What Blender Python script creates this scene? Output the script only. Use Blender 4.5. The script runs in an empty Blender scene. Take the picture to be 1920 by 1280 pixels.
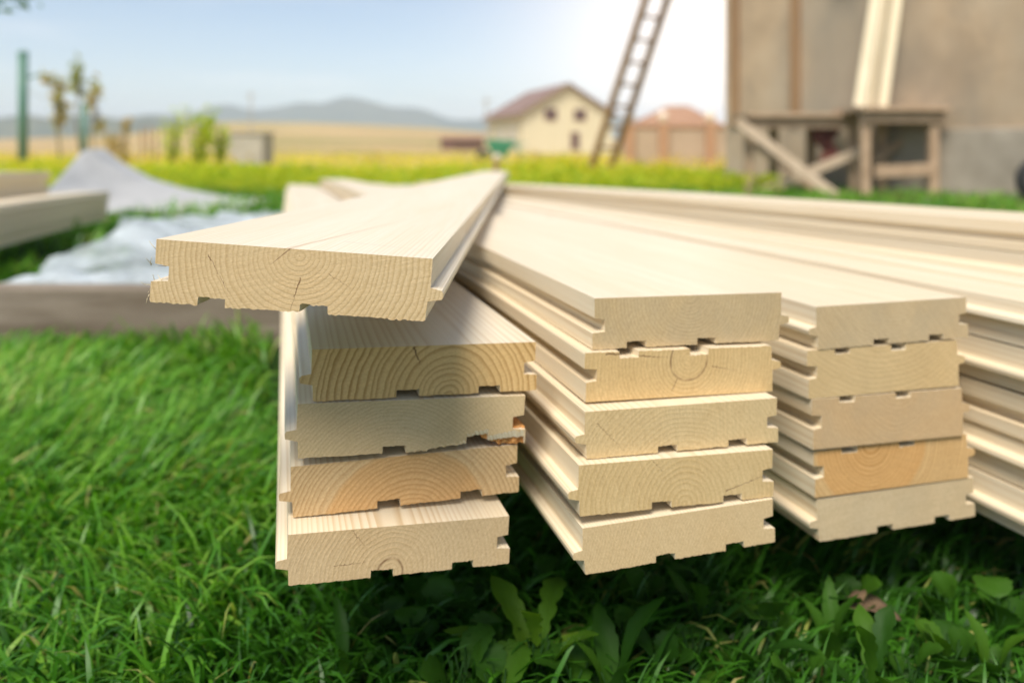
import bpy, math, random
import numpy as np
from mathutils import Vector, Matrix, Euler
R = math.radians
random.seed(7); rng = np.random.default_rng(11)
SC = bpy.context.scene
COL = SC.collection

# ------------------------------------------------------------------ camera, sky, sun, exposure
F, CX, HY, CAMZ = 1450.0, 960.0, 280.0, 0.40          # focal length and principal row in photo pixels
cam = bpy.data.cameras.new("camera"); cam_ob = bpy.data.objects.new("camera", cam); COL.objects.link(cam_ob)
cam_ob.location = (0, 0, CAMZ); cam_ob.rotation_euler = (R(90), 0, 0)
cam.sensor_width = 36; cam.lens = F / 1920 * 36; cam.shift_y = -(640 - HY) / 1920
cam.clip_start = 0.02; cam.clip_end = 6000
cam.dof.use_dof = True; cam.dof.focus_distance = 0.412; cam.dof.aperture_fstop = 4.5
SC.camera = cam_ob
SUN_EL, SUN_AZ = R(56), R(-162)
world = bpy.data.worlds.new("World"); SC.world = world; world.use_nodes = True
wn = world.node_tree; bg = wn.nodes['Background']
sky = wn.nodes.new('ShaderNodeTexSky'); sky.sky_type = 'NISHITA'; sky.sun_disc = False
sky.sun_elevation = SUN_EL; sky.sun_rotation = SUN_AZ
sky.air_density = 1.0; sky.dust_density = 1.0; sky.ozone_density = 1.5
# bright glow painted low in the sky towards the right, and a faint streak
def wmath(op, a, b=None, c=None, clamp=False):
    x = wn.nodes.new('ShaderNodeMath'); x.operation = op; x.use_clamp = clamp
    for i, v in enumerate((a, b, c)):
        if isinstance(v, bpy.types.NodeSocket): wn.links.new(v, x.inputs[i])
        elif v is not None: x.inputs[i].default_value = v
    return x.outputs[0]
tc = wn.nodes.new('ShaderNodeTexCoord'); sp_ = wn.nodes.new('ShaderNodeSeparateXYZ'); wn.links.new(tc.outputs['Generated'], sp_.inputs[0])
dt = wn.nodes.new('ShaderNodeVectorMath'); dt.operation = 'DOT_PRODUCT'; wn.links.new(tc.outputs['Generated'], dt.inputs[0])
va, ve = R(17), R(6); dt.inputs[1].default_value = (math.sin(va) * math.cos(ve), math.cos(va) * math.cos(ve), math.sin(ve))
ang = wmath('ARCCOSINE', wmath('MINIMUM', dt.outputs['Value'], .99999))
veil = wmath('POWER', 2.718, wmath('MULTIPLY', wmath('POWER', wmath('DIVIDE', ang, R(13.5)), 2.0), -1.0))
low = wmath('POWER', 2.718, wmath('DIVIDE', wmath('ABSOLUTE', sp_.outputs[2]), -.13))
cm = wn.nodes.new('ShaderNodeMapping'); wn.links.new(tc.outputs['Generated'], cm.inputs[0]); cm.inputs['Scale'].default_value = (3, 3, 22)
cn = wn.nodes.new('ShaderNodeTexNoise'); wn.links.new(cm.outputs[0], cn.inputs['Vector']); cn.inputs['Scale'].default_value = 1.2; cn.inputs['Detail'].default_value = 4
streak = wmath('MULTIPLY', wmath('MAXIMUM', wmath('SUBTRACT', cn.outputs['Fac'], .54), 0), .6)
fac = wmath('ADD', wmath('ADD', wmath('MULTIPLY', veil, .95), wmath('MULTIPLY', low, .10)), streak, clamp=True)
cmx = wn.nodes.new('ShaderNodeMix'); cmx.data_type = 'RGBA'; wn.links.new(fac, cmx.inputs[0]); wn.links.new(sky.outputs[0], cmx.inputs[6])
cmx.inputs[7].default_value = (11.8, 10.4, 9.2, 1)
wn.links.new(cmx.outputs[2], bg.inputs[0]); bg.inputs[1].default_value = 0.077
sl = bpy.data.lights.new("sun", 'SUN'); sl.energy = 2.6; sl.angle = R(24); sl.color = (1, .93, .82)
sun = bpy.data.objects.new("sun", sl); COL.objects.link(sun)
sv = Vector((math.sin(SUN_AZ) * math.cos(SUN_EL), math.cos(SUN_AZ) * math.cos(SUN_EL), math.sin(SUN_EL)))
sun.rotation_euler = sv.to_track_quat('Z', 'Y').to_euler(); sun.location = (3, 12, 8)
SC.view_settings.view_transform = 'Standard'; SC.view_settings.look = 'None'
SC.view_settings.exposure = 1.02; SC.view_settings.gamma = 1
SC.view_settings.use_white_balance = True; SC.view_settings.white_balance_temperature = 6600
SC.render.engine = 'CYCLES'
SC.cycles.use_denoising = True; SC.cycles.max_bounces = 8; SC.cycles.volume_bounces = 1
SC.cycles.sample_clamp_indirect = 6

# ------------------------------------------------------------------ helpers
def P(u, v, d):
    return Vector(((u - CX) / F * d, d, CAMZ - (v - HY) / F * d))

def tag(o, label=None, cat=None, group=None, kind=None):
    if label: o['label'] = label
    if cat: o['category'] = cat
    if group: o['group'] = group
    if kind: o['kind'] = kind
    return o

def empty(name, loc, label, cat, group=None):
    o = bpy.data.objects.new(name, None); COL.objects.link(o); o.location = loc
    o.empty_display_size = .1
    return tag(o, label, cat, group)

def mesh_obj(name, verts, faces, mat, parent=None, smooth=False, loc=None):
    me = bpy.data.meshes.new(name); me.from_pydata([tuple(v) for v in verts], [], faces)
    for m in (mat if isinstance(mat, (list, tuple)) else [mat]): me.materials.append(m)
    if smooth: me.polygons.foreach_set('use_smooth', [True] * len(me.polygons))
    me.update()
    o = bpy.data.objects.new(name, me); COL.objects.link(o)
    if parent: o.parent = parent
    if loc is not None: o.location = loc
    return o

class MB:
    def __init__(s): s.v = []; s.f = []
    def add(s, vs, fs):
        n = len(s.v); s.v += [Vector(v) for v in vs]; s.f += [tuple(i + n for i in f) for f in fs]
    def box(s, c, size, rot=None, bev=0.0):
        x, y, z = (a / 2 for a in size); b = min(bev, x * .9, y * .9, z * .9)
        M = rot.to_matrix() if isinstance(rot, Euler) else (rot or Matrix.Identity(3)); c = Vector(c)
        if b <= 0:
            vs = [(i * x, j * y, k * z) for k in (-1, 1) for j in (-1, 1) for i in (-1, 1)]
            fs = [(0, 2, 3, 1), (4, 5, 7, 6), (0, 1, 5, 4), (2, 6, 7, 3), (0, 4, 6, 2), (1, 3, 7, 5)]
        else:
            import bmesh
            bm = bmesh.new(); bmesh.ops.create_cube(bm, size=1)
            for v in bm.verts: v.co = (v.co.x * 2 * x, v.co.y * 2 * y, v.co.z * 2 * z)
            bmesh.ops.bevel(bm, geom=bm.edges[:], offset=b, segments=2, affect='EDGES', profile=.5)
            bm.verts.index_update()
            vs = [v.co.copy() for v in bm.verts]; fs = [[v.index for v in f.verts] for f in bm.faces]; bm.free()
        s.add([M @ Vector(v) + c for v in vs], fs)
    def beam(s, p0, p1, w, h, up=(0, 0, 1), bev=0.0):
        p0, p1 = Vector(p0), Vector(p1); d = p1 - p0; L = d.length; y = d.normalized()
        x = y.cross(Vector(up)).normalized(); z = x.cross(y)
        s.box((p0 + p1) / 2, (w, L, h), Matrix((x, y, z)).transposed(), bev)
    def tube(s, pts, rad, n=8):
        pts = [Vector(p) for p in pts]; rad = rad if isinstance(rad, (list, tuple)) else [rad] * len(pts)
        rings = []
        for i, p in enumerate(pts):
            t = (pts[min(i + 1, len(pts) - 1)] - pts[max(i - 1, 0)]).normalized()
            a = t.cross(Vector((0, 0, 1)) if abs(t.z) < .9 else Vector((1, 0, 0))).normalized(); b = t.cross(a)
            rings.append([p + (a * math.cos(2 * math.pi * k / n) + b * math.sin(2 * math.pi * k / n)) * rad[i] for k in range(n)])
        vs = [v for r in rings for v in r]; fs = []
        for i in range(len(pts) - 1):
            for k in range(n):
                fs.append((i * n + k, i * n + (k + 1) % n, (i + 1) * n + (k + 1) % n, (i + 1) * n + k))
        fs.append(tuple(range(n))[::-1]); fs.append(tuple((len(pts) - 1) * n + k for k in range(n)))
        s.add(vs, fs)
    def lathe(s, prof, c=(0, 0, 0), axis='z', n=24):
        c = Vector(c); vs = []; fs = []
        for (r, h) in prof:
            for k in range(n):
                a = 2 * math.pi * k / n; p = Vector((r * math.cos(a), r * math.sin(a), h))
                if axis == 'x': p = Vector((p.z, p.x, p.y))
                vs.append(c + p)
        for i in range(len(prof) - 1):
            for k in range(n):
                fs.append((i * n + k, i * n + (k + 1) % n, (i + 1) * n + (k + 1) % n, (i + 1) * n + k))
        s.add(vs, fs)
    def build(s, name, mat, parent=None, smooth=False, world=True):
        off = parent.location if (parent and world) else Vector((0, 0, 0))
        if parent and parent.parent and world: off = parent.location + parent.parent.location
        return mesh_obj(name, [v - off for v in s.v], s.f, mat, parent, smooth)

def arrays_obj(name, V, Q, T, mat, tint=None, parent=None):
    """big meshes from numpy arrays: V (n,3), Q (m,4), T (k,3)"""
    me = bpy.data.meshes.new(name); nq, nt = len(Q), len(T)
    me.vertices.add(len(V)); me.vertices.foreach_set('co', np.asarray(V, np.float32).ravel())
    loops = np.concatenate([np.asarray(Q, np.int32).ravel(), np.asarray(T, np.int32).ravel()])
    me.loops.add(len(loops)); me.loops.foreach_set('vertex_index', loops)
    st = np.concatenate([np.arange(nq) * 4, nq * 4 + np.arange(nt) * 3]).astype(np.int32)
    me.polygons.add(nq + nt); me.polygons.foreach_set('loop_start', st)
    me.update(calc_edges=True); me.polygons.foreach_set('use_smooth', np.ones(nq + nt, bool))
    if tint is not None:
        a = me.attributes.new('tint', 'FLOAT', 'POINT'); a.data.foreach_set('value', np.asarray(tint, np.float32))
    me.materials.append(mat); me.validate(); me.update()
    o = bpy.data.objects.new(name, me); COL.objects.link(o)
    if parent: o.parent = parent
    return o

# ------------------------------------------------------------------ materials
class NT:
    def __init__(s, name):
        s.m = bpy.data.materials.new(name); s.m.use_nodes = True; s.t = s.m.node_tree
        s.b = s.t.nodes['Principled BSDF']; s.out = s.t.nodes['Material Output']
    def n(s, k, **kw):
        x = s.t.nodes.new(k)
        for a, b in kw.items(): setattr(x, a, b)
        return x
    def put(s, sock, v):
        if isinstance(v, bpy.types.NodeSocket): s.t.links.new(v, sock)
        elif v is not None: sock.default_value = v
    def math(s, op, a, b=None, c=None, clamp=False):
        x = s.n('ShaderNodeMath', operation=op, use_clamp=clamp)
        for i, v in enumerate((a, b, c)): s.put(x.inputs[i], v)
        return x.outputs[0]
    def vmath(s, op, a, b=None):
        x = s.n('ShaderNodeVectorMath', operation=op); s.put(x.inputs[0], a); s.put(x.inputs[1], b)
        return x.outputs[0]
    def noise(s, vec, scale, detail=3, rough=.55, dist=0.0):
        x = s.n('ShaderNodeTexNoise'); s.put(x.inputs['Vector'], vec); x.inputs['Scale'].default_value = scale
        x.inputs['Detail'].default_value = detail; x.inputs['Roughness'].default_value = rough
        x.inputs['Distortion'].default_value = dist
        return x.outputs['Fac']
    def ramp(s, f, stops):
        x = s.n('ShaderNodeValToRGB'); e = x.color_ramp.elements
        while len(e) < len(stops): e.new(.5)
        for i, (p, c) in enumerate(stops): e[i].position = p; e[i].color = (*c, 1) if len(c) == 3 else c
        s.put(x.inputs[0], f); return x.outputs[0]
    def mix(s, f, a, b, mode='MIX'):
        x = s.n('ShaderNodeMix', data_type='RGBA', blend_type=mode)
        s.put(x.inputs[0], f)
        s.put(x.inputs[6], (*a, 1) if isinstance(a, tuple) and len(a) == 3 else a)
        s.put(x.inputs[7], (*b, 1) if isinstance(b, tuple) and len(b) == 3 else b)
        return x.outputs[2]
    def maprange(s, v, a, b, c=0.0, d=1.0, smooth=False):
        x = s.n('ShaderNodeMapRange', interpolation_type='SMOOTHSTEP' if smooth else 'LINEAR')
        for i, k in enumerate((v, a, b, c, d)): s.put(x.inputs[i], k)
        return x.outputs[0]
    def obj(s): return s.n('ShaderNodeTexCoord').outputs['Object']
    def geo(s): return s.n('ShaderNodeNewGeometry').outputs['Position']
    def bump(s, h, strength=.3, dist=.001):
        x = s.n('ShaderNodeBump'); x.inputs['Strength'].default_value = strength; x.inputs['Distance'].default_value = dist
        s.put(x.inputs['Height'], h); s.t.links.new(x.outputs[0], s.b.inputs['Normal'])
    def col(s, c): s.put(s.b.inputs['Base Color'], (*c, 1) if isinstance(c, tuple) and len(c) == 3 else c)
    def rough(s, r): s.put(s.b.inputs['Roughness'], r)

def simple(name, c1, c2, scale=6, rough=.7, bump=0.0, bscale=40, stretch=(1, 1, 1), detail=4, metal=0.0):
    N = NT(name); co = N.vmath('MULTIPLY', N.obj(), stretch)
    f = N.noise(co, scale, detail)
    N.col(N.ramp(f, [(.3, c1), (.7, c2)])); N.rough(rough); N.b.inputs['Metallic'].default_value = metal
    if bump: N.bump(N.noise(co, bscale, 4), bump, .01)
    return N.m

def leafy(name, cols, rough=.5, trans=.35, tcol=None, spec=.4):
    """leaf material: tint attribute picks from cols; part of the light passes through"""
    N = NT(name); a = N.n('ShaderNodeAttribute', attribute_name='tint').outputs['Fac']
    st = [(i / (len(cols) - 1), c) for i, c in enumerate(cols)]
    c = N.ramp(a, st); n = N.noise(N.obj(), 35, 2)
    c = N.mix(N.maprange(n, .3, .7, 0, .35), c, N.mix(1.0, c, (.55, .6, .4), 'MULTIPLY'))
    N.col(c); N.rough(rough); N.b.inputs['Specular IOR Level'].default_value = spec
    t = N.n('ShaderNodeBsdfTranslucent'); N.put(t.inputs[0], N.mix(1.0, c, tcol or (1.5, 1.6, .7), 'MULTIPLY'))
    mx = N.n('ShaderNodeMixShader'); mx.inputs[0].default_value = trans
    N.t.links.new(N.b.outputs[0], mx.inputs[1]); N.t.links.new(t.outputs[0], mx.inputs[2]); N.t.links.new(mx.outputs[0], N.out.inputs[0])
    return N.m

def seg_mask(N, a, b, p0, p1, w):
    """thin line between p0 and p1 in the (a, b) plane, tapering to its end"""
    (x0, y0), (x1, y1) = p0, p1; dx, dy = x1 - x0, y1 - y0; L2 = dx * dx + dy * dy
    ax = N.math('SUBTRACT', a, x0); by = N.math('SUBTRACT', b, y0)
    t = N.math('DIVIDE', N.math('ADD', N.math('MULTIPLY', ax, dx), N.math('MULTIPLY', by, dy)), L2, clamp=True)
    ex = N.math('SUBTRACT', ax, N.math('MULTIPLY', t, dx)); ey = N.math('SUBTRACT', by, N.math('MULTIPLY', t, dy))
    d = N.math('SQRT', N.math('ADD', N.math('MULTIPLY', ex, ex), N.math('MULTIPLY', ey, ey)))
    ww = N.math('MULTIPLY', N.math('SUBTRACT', 1.15, t), w)
    return N.maprange(N.math('DIVIDE', d, ww), .45, 1.0, 1, 0, True)

def wood(name, pith, spacing=.0032, light=(.66, .53, .34), dark=(.42, .28, .13), contrast=.5, end=True,
         cracks=(), heart=None, ring=None, stain=0.0, stain_col=(.33, .29, .24), seed=0.0, wob=.0025, top_lines=(), knots=()):
    """solid spruce: growth rings round a pith line; end grain and faces read the same 3-D pattern"""
    N = NT(name)
    rest = N.n('ShaderNodeAttribute', attribute_name='rest').outputs['Vector']
    sp = N.n('ShaderNodeSeparateXYZ'); N.put(sp.inputs[0], rest); x, y, z = sp.outputs
    off = N.vmath('ADD', rest, (seed, seed * .37, seed * .71))
    w1 = N.noise(N.vmath('MULTIPLY', off, (28, 1.6, 28)), 1, 2); w2 = N.noise(N.vmath('MULTIPLY', off, (150, 5, 150)), 1, 2)
    w3 = N.noise(N.vmath('MULTIPLY', off, (.01, 1.3, .01)), 1, 1)
    dx = N.math('SUBTRACT', x, pith[0]); dz = N.math('SUBTRACT', z, pith[1])
    dx = N.math('ADD', dx, N.math('MULTIPLY', N.math('SUBTRACT', w3, .5), N.math('MULTIPLY', N.math('MINIMUM', y, 1.0), .05)))
    dz = N.math('ADD', dz, N.math('MULTIPLY', y, .006 if seed % 2 < 1 else -.006))
    r = N.math('SQRT', N.math('ADD', N.math('MULTIPLY', dx, dx), N.math('MULTIPLY', dz, dz)))
    r = N.math('ADD', r, N.math('MULTIPLY', N.math('SUBTRACT', w1, .5), wob * 2.4))
    r = N.math('ADD', r, N.math('MULTIPLY', N.math('SUBTRACT', w2, .5), wob * .5))
    cr = N.n('ShaderNodeCombineXYZ'); N.put(cr.inputs[0], r); N.put(cr.inputs[1], seed)
    rv = N.noise(cr.outputs[0], 70, 2)                      # uneven years
    t = N.math('ADD', N.math('DIVIDE', r, spacing), N.math('MULTIPLY', rv, 2.6))
    fr = N.math('FRACT', t)
    band = N.ramp(fr, [(0, (0, 0, 0)), (.42, (.12,) * 3), (.78, (.85,) * 3), (.9, (1, 1, 1)), (1, (0, 0, 0))])
    amp = N.maprange(N.noise(cr.outputs[0], 24, 1), .3, .7, .45, 1.1)
    v = N.math('MULTIPLY', N.math('MULTIPLY', band, amp), contrast, clamp=True)
    c = N.mix(v, light, dark)
    if heart:                                                # (radius, colour): heartwood tint inside that radius
        hm = N.maprange(r, heart[0] * .96, heart[0] * 1.03, 1, 0, True)
        c = N.mix(N.math('MULTIPLY', hm, .6), c, N.mix(1.0, c, heart[1], 'MULTIPLY'))
    if ring:                                                 # one loose dark ring
        c = N.mix(N.math('MULTIPLY', N.maprange(N.math('ABSOLUTE', N.math('SUBTRACT', r, ring)), .0002, .0009, 1, 0), N.maprange(w2, .3, .6, .2, .9)), c, (.2, .12, .06))
    # fibre streaks and blotches
    if end:
        fib = N.noise(N.vmath('MULTIPLY', off, (900, 900, 900)), 1, 3)
        saw = N.noise(N.vmath('MULTIPLY', N.n('ShaderNodeVectorRotate', rotation_type='Y_AXIS').outputs[0], (1, 1, 1)), 1, 1)
        vr = N.n('ShaderNodeVectorRotate', rotation_type='Y_AXIS'); N.put(vr.inputs['Vector'], off); vr.inputs['Angle'].default_value = .35 + seed * .13
        saw = N.noise(N.vmath('MULTIPLY', vr.outputs[0], (60, 60, 1700)), 1, 2)
        fib2 = N.noise(N.vmath('MULTIPLY', off, (380, 380, 380)), 1, 2); c = N.mix(N.maprange(fib, .3, .7, .0, .5), c, N.mix(1.0, c, (.66, .6, .52), 'MULTIPLY')); c = N.mix(N.maprange(fib2, .5, .75, 0, .22), c, N.mix(1.0, c, (.72, .66, .58), 'MULTIPLY'))
        c = N.mix(N.maprange(saw, .4, .66, 0, .4), c, N.mix(1.0, c, (1.28, 1.28, 1.32), 'MULTIPLY'))
    else:
        fib = N.noise(N.vmath('MULTIPLY', off, (420, 9, 420)), 1, 3)
        c = N.mix(N.maprange(fib, .3, .7, .0, .22), c, N.mix(1.0, c, (.78, .68, .52), 'MULTIPLY'))
    bl = N.noise(N.vmath('MULTIPLY', off, (22, 2.5 if not end else 22, 22)), 1, 3)
    c = N.mix(N.maprange(bl, .35, .75, 0, .3), c, N.mix(1.0, c, (.9, .78, .6), 'MULTIPLY'))
    if stain:
        sn = N.noise(N.vmath('MULTIPLY', off, (26, 3, 17)), 1, 4, .6, .6)
        c = N.mix(N.maprange(sn, .42, .68, 0, stain), c, stain_col)
    for (kx, ky, kr) in knots:                               # knots on the faces
        ka = N.math('SUBTRACT', x, kx); kb = N.math('MULTIPLY', N.math('SUBTRACT', y, ky), .6)
        kd = N.math('DIVIDE', N.math('SQRT', N.math('ADD', N.math('MULTIPLY', ka, ka), N.math('MULTIPLY', kb, kb))), kr)
        c = N.mix(N.maprange(kd, .7, 1.1, .55, 0, True), c, (.42, .27, .13))
    jig = N.math('MULTIPLY', N.math('SUBTRACT', N.noise(N.vmath('MULTIPLY', off, (500, 60, 500)), 1, 2), .5), .0022)
    hgt = None
    for (p0, p1, w) in cracks:
        m = seg_mask(N, N.math('ADD', x, jig), N.math('ADD', z, jig), p0, p1, w)
        m = N.math('MULTIPLY', m, N.maprange(w2, .28, .5, .35, 1))
        c = N.mix(N.math('MULTIPLY', m, .88), c, (.13, .065, .03)); hgt = m
    for (p0, p1, w, k, lc) in top_lines:
        m = seg_mask(N, N.math('ADD', x, N.math('MULTIPLY', jig, .5)), y, p0, p1, w)
        c = N.mix(N.math('MULTIPLY', m, k), c, lc)
    N.col(c)
    if end:
        N.rough(.85); N.b.inputs['Specular IOR Level'].default_value = .2
        h = N.math('ADD', N.math('MULTIPLY', band, .5), N.math('ADD', N.math('MULTIPLY', fib, .7), N.math('MULTIPLY', saw, .8)))
        if hgt is not None: h = N.math('SUBTRACT', h, N.math('MULTIPLY', hgt, 2.5))
        N.bump(h, .35, .00045)
    else:
        N.rough(N.maprange(fib, .3, .7, .36, .50)); N.b.inputs['Specular IOR Level'].default_value = .6
        N.bump(N.math('ADD', fib, N.math('MULTIPLY', band, .4)), .12, .0005)
    return N.m

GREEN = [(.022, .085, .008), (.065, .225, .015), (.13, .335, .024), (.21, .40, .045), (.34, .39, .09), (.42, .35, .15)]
M_grass = leafy("grass_blades", GREEN, .42, .38)
M_weed = leafy("broad_leaves", [(.02, .075, .008), (.05, .14, .012), (.14, .27, .018)], .55, .4, spec=.2)
M_meadow = leafy("meadow_leaves", [(.24, .40, .015), (.46, .54, .02), (.66, .60, .03), (.68, .54, .07)], .6, .45)
M_petal = leafy("yellow_petals", [(.75, .58, .02), (.85, .72, .05)], .6, .45, (1.2, 1.1, .6))
M_dry = leafy("drying_leaves", [(.20, .27, .05), (.32, .34, .08), (.50, .38, .11), (.52, .36, .17)], .65, .3)
M_stem = simple("plant_stem", (.16, .13, .05), (.26, .21, .09), 12)
M_wstem = simple("green_stem", (.04, .10, .015), (.06, .13, .02), 30)
M_soil = simple("dark_soil", (.02, .022, .01), (.035, .045, .015), 18, .95, .5, 60)

# ------------------------------------------------------------------ terrain
def smooth(a, b, x): t = np.clip((x - a) / (b - a), 0, 1); return t * t * (3 - 2 * t)
AZT = np.array([-3.2, -1.2, -.62, -.47, -.36, -.27, -.2, -.1, -.04, .05, .3, 1.0, 3.2])
FLD = np.array([20, 20, 14, 24, 46, 46, 44, 38, 32, 22, 14, 10, 10]) / F     # field edge above the horizon
def terrain_h(x, y):
    r = np.hypot(x, y); az = np.arctan2(x, y)
    e = np.interp(az, AZT, FLD)
    h = e * 240 * smooth(45, 230, r)
    h += .05 * np.sin(x * .9 + 1) * np.sin(y * .7) * smooth(3.5, 9, r)
    h -= smooth(245, 420, r) * 5
    return h
def make_ground():
    nr, na = 120, 240
    rr = np.concatenate([[0], np.geomspace(.15, 800, nr - 1)]); aa = np.linspace(-math.pi, math.pi, na, endpoint=False)
    Rg, Ag = np.meshgrid(rr, aa, indexing='ij'); X = Rg * np.sin(Ag); Y = Rg * np.cos(Ag); Z = terrain_h(X, Y)
    V = np.stack([X, Y, Z], -1).reshape(-1, 3)
    i = np.arange(nr - 1)[:, None] * na; j = np.arange(na)[None, :]; j2 = (j + 1) % na
    Q = np.stack([i + j, i + na + j, i + na + j2, i + j2], -1).reshape(-1, 4)[na:]
    T = np.stack([np.zeros(na), na + np.arange(na), na + (np.arange(na) + 1) % na], -1).astype(int)
    N = NT("lawn_and_fields"); p = N.geo()
    d = N.n('ShaderNodeVectorMath', operation='LENGTH'); N.put(d.inputs[0], p); d = d.outputs['Value']
    n1 = N.noise(p, 9, 5); n2 = N.noise(p, .12, 4); n3 = N.noise(N.vmath('MULTIPLY', p, (.02, .09, .05)), 1, 4)
    near = N.ramp(n1, [(.3, (.012, .03, .006)), (.7, (.03, .075, .012))])
    mead = N.ramp(N.noise(p, .9, 5), [(.3, (.38, .28, .14)), (.45, (.56, .42, .20)), (.55, (.54, .46, .13)), (.7, (.33, .36, .07))])
    fld = N.ramp(n3, [(.34, (.20, .20, .05)), (.44, (.48, .36, .16)), (.56, (.44, .29, .14)), (.64, (.24, .23, .05)), (.72, (.46, .35, .15))])
    f1 = N.maprange(N.math('ADD', d, N.math('MULTIPLY', N.noise(p, .8, 3), 4)), 8, 13)
    f2 = N.maprange(N.math('ADD', d, N.math('MULTIPLY', n2, 30)), 30, 75)
    c = N.mix(f1, near, mead); c = N.mix(f2, c, fld)
    far = N.maprange(d, 170, 235); c = N.mix(far, c, (.45, .36, .22))
    N.col(c); N.rough(.95); N.b.inputs['Specular IOR Level'].default_value = .1
    o = arrays_obj("ground", V, Q, T, N.m); tag(o, kind='structure', label="lawn running out into yellow stubble fields", cat="ground")
make_ground()

def ridge(name, rad, table, depth, col1, col2, nscale, bumpy, seed, label):
    """a long range of hills: height over its crest line from a table, rounded cross-section"""
    g = np.random.default_rng(seed)
    us = np.linspace(-700, 2900, 260); prof = np.interp(us, [t[0] for t in table], [t[1] for t in table])
    k = np.exp(-np.linspace(-2, 2, 13) ** 2); prof = np.convolve(np.pad(prof, 6, 'edge'), k / k.sum(), 'valid')
    for q, a in ((.013, .9), (.031, .6), (.083, .35)):
        prof = prof + bumpy * a * np.sin(us * q + g.uniform(0, 6))
    ts = np.linspace(-1, 1, 25); V = []
    for t in ts:
        r = rad + t * depth; w = np.cos(t * math.pi / 2) ** 1.4
        x = (us - CX) / F * rad; nx = x / rad
        hgt = prof / F * rad + CAMZ
        V.append(np.stack([nx * r, np.full_like(us, r), hgt * w * (1 + .05 * np.sin(us * .05 + t * 7)) - 2.5], -1))
    V = np.array(V).reshape(-1, 3); nu = len(us)
    i = np.arange(len(ts) - 1)[:, None] * nu; j = np.arange(nu - 1)[None, :]
    Q = np.stack([i + j, i + j + 1, i + nu + j + 1, i + nu + j], -1).reshape(-1, 4)
    o = arrays_obj(name, V, Q, np.zeros((0, 3), int), simple(name + "_cover", col1, col2, nscale, .95, detail=5))
    tag(o, label, "hills", kind='structure')
ridge("hills", 760, [(-700, 60), (0, 62), (180, 60), (330, 74), (430, 86), (520, 78), (590, 92), (640, 99), (700, 94), (740, 92), (790, 76), (850, 62), (930, 60), (1100, 66), (1300, 58), (2900, 50)],
      120, (.05, .075, .05), (.10, .11, .07), .02, 2.2, 3, "hazy blue hills along the horizon")
ridge("hills", 420, [(-700, 70), (0, 70), (150, 69), (300, 66), (420, 58), (520, 55), (600, 50), (660, 40), (760, 22), (900, 16), (2900, 12)],
      60, (.035, .055, .03), (.09, .10, .045), .05, 1.4, 5, "dark wooded ridge behind the stubble field")

# ------------------------------------------------------------------ floorboards
W0, T0, LEN = .14, .0316, 4.15
TH = R(16.3)
def profile(k, sx, sz, rough, seed, broken=False, seg=120, T=None):
    """tongue-and-groove section, clockwise from the top left; tongue on +x, relief grooves underneath, then mirrored"""
    W, T = W0 * k, T or T0 * k; h = W / 2; g = random.Random(seed)
    t = lambda a: -a * T
    pts = [(-h, 0), (h, 0), (h, t(.47)), (h + .0058 * k, t(.50)), (h + .0066 * k, t(.55)), (h + .0062 * k, t(.64)), (h - .001, t(.69)), (h - .0016, t(.985))]
    hid = [0] * len(pts)
    xs = np.linspace(h - .0022, -h - .0008, seg)
    rel = [(-.335, -.235), (.035, .135)]; d = .0042 * k
    edges = []
    for x in xs: edges.append((x, None))
    for a, b in rel:
        for e in (a, b): edges += [(e * W + 1e-4, 'o' if e == b else 'i'), (e * W - 1e-4, 'i' if e == b else 'o')]
    edges.sort(key=lambda q: -q[0])
    for x, fl in edges:
        inside = any(a * W - 1e-5 < x < b * W + 1e-5 for a, b in rel)
        if fl == 'o': inside = False
        if fl == 'i': inside = True
        z = t(1) + (d if inside else 0)
        pts.append((x, z)); hid.append(1)
    pts += [(-h - .0012, t(.97)), (-h - .0012, t(.68)), (-h + .0075 * k, t(.655)), (-h + .0075 * k, t(.42)), (-h + .0002, t(.39))]
    hid += [0] * 5
    front = []; walk = 0.0
    for (x, z), q in zip(pts, hid):
        walk = .72 * walk + (g.random() - .5); j = rough * ((g.random() - .55) * .7 + walk * .55 * (g.random() < .9)) * (1.2 if q else .3)
        if broken and q:
            f = (x / W * sx) + .5
            j += T * .30 * max(0, min(1, (f - .52) / .42)) + T * .05 * (g.random() - .5) * (f > .5)
        front.append((x + rough * .3 * (g.random() - .5), z + j))
    def fix(p):
        return [((x * sx), (z if sz > 0 else -T - z)) for x, z in p]
    return fix(front), fix(pts), W, T

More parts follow.
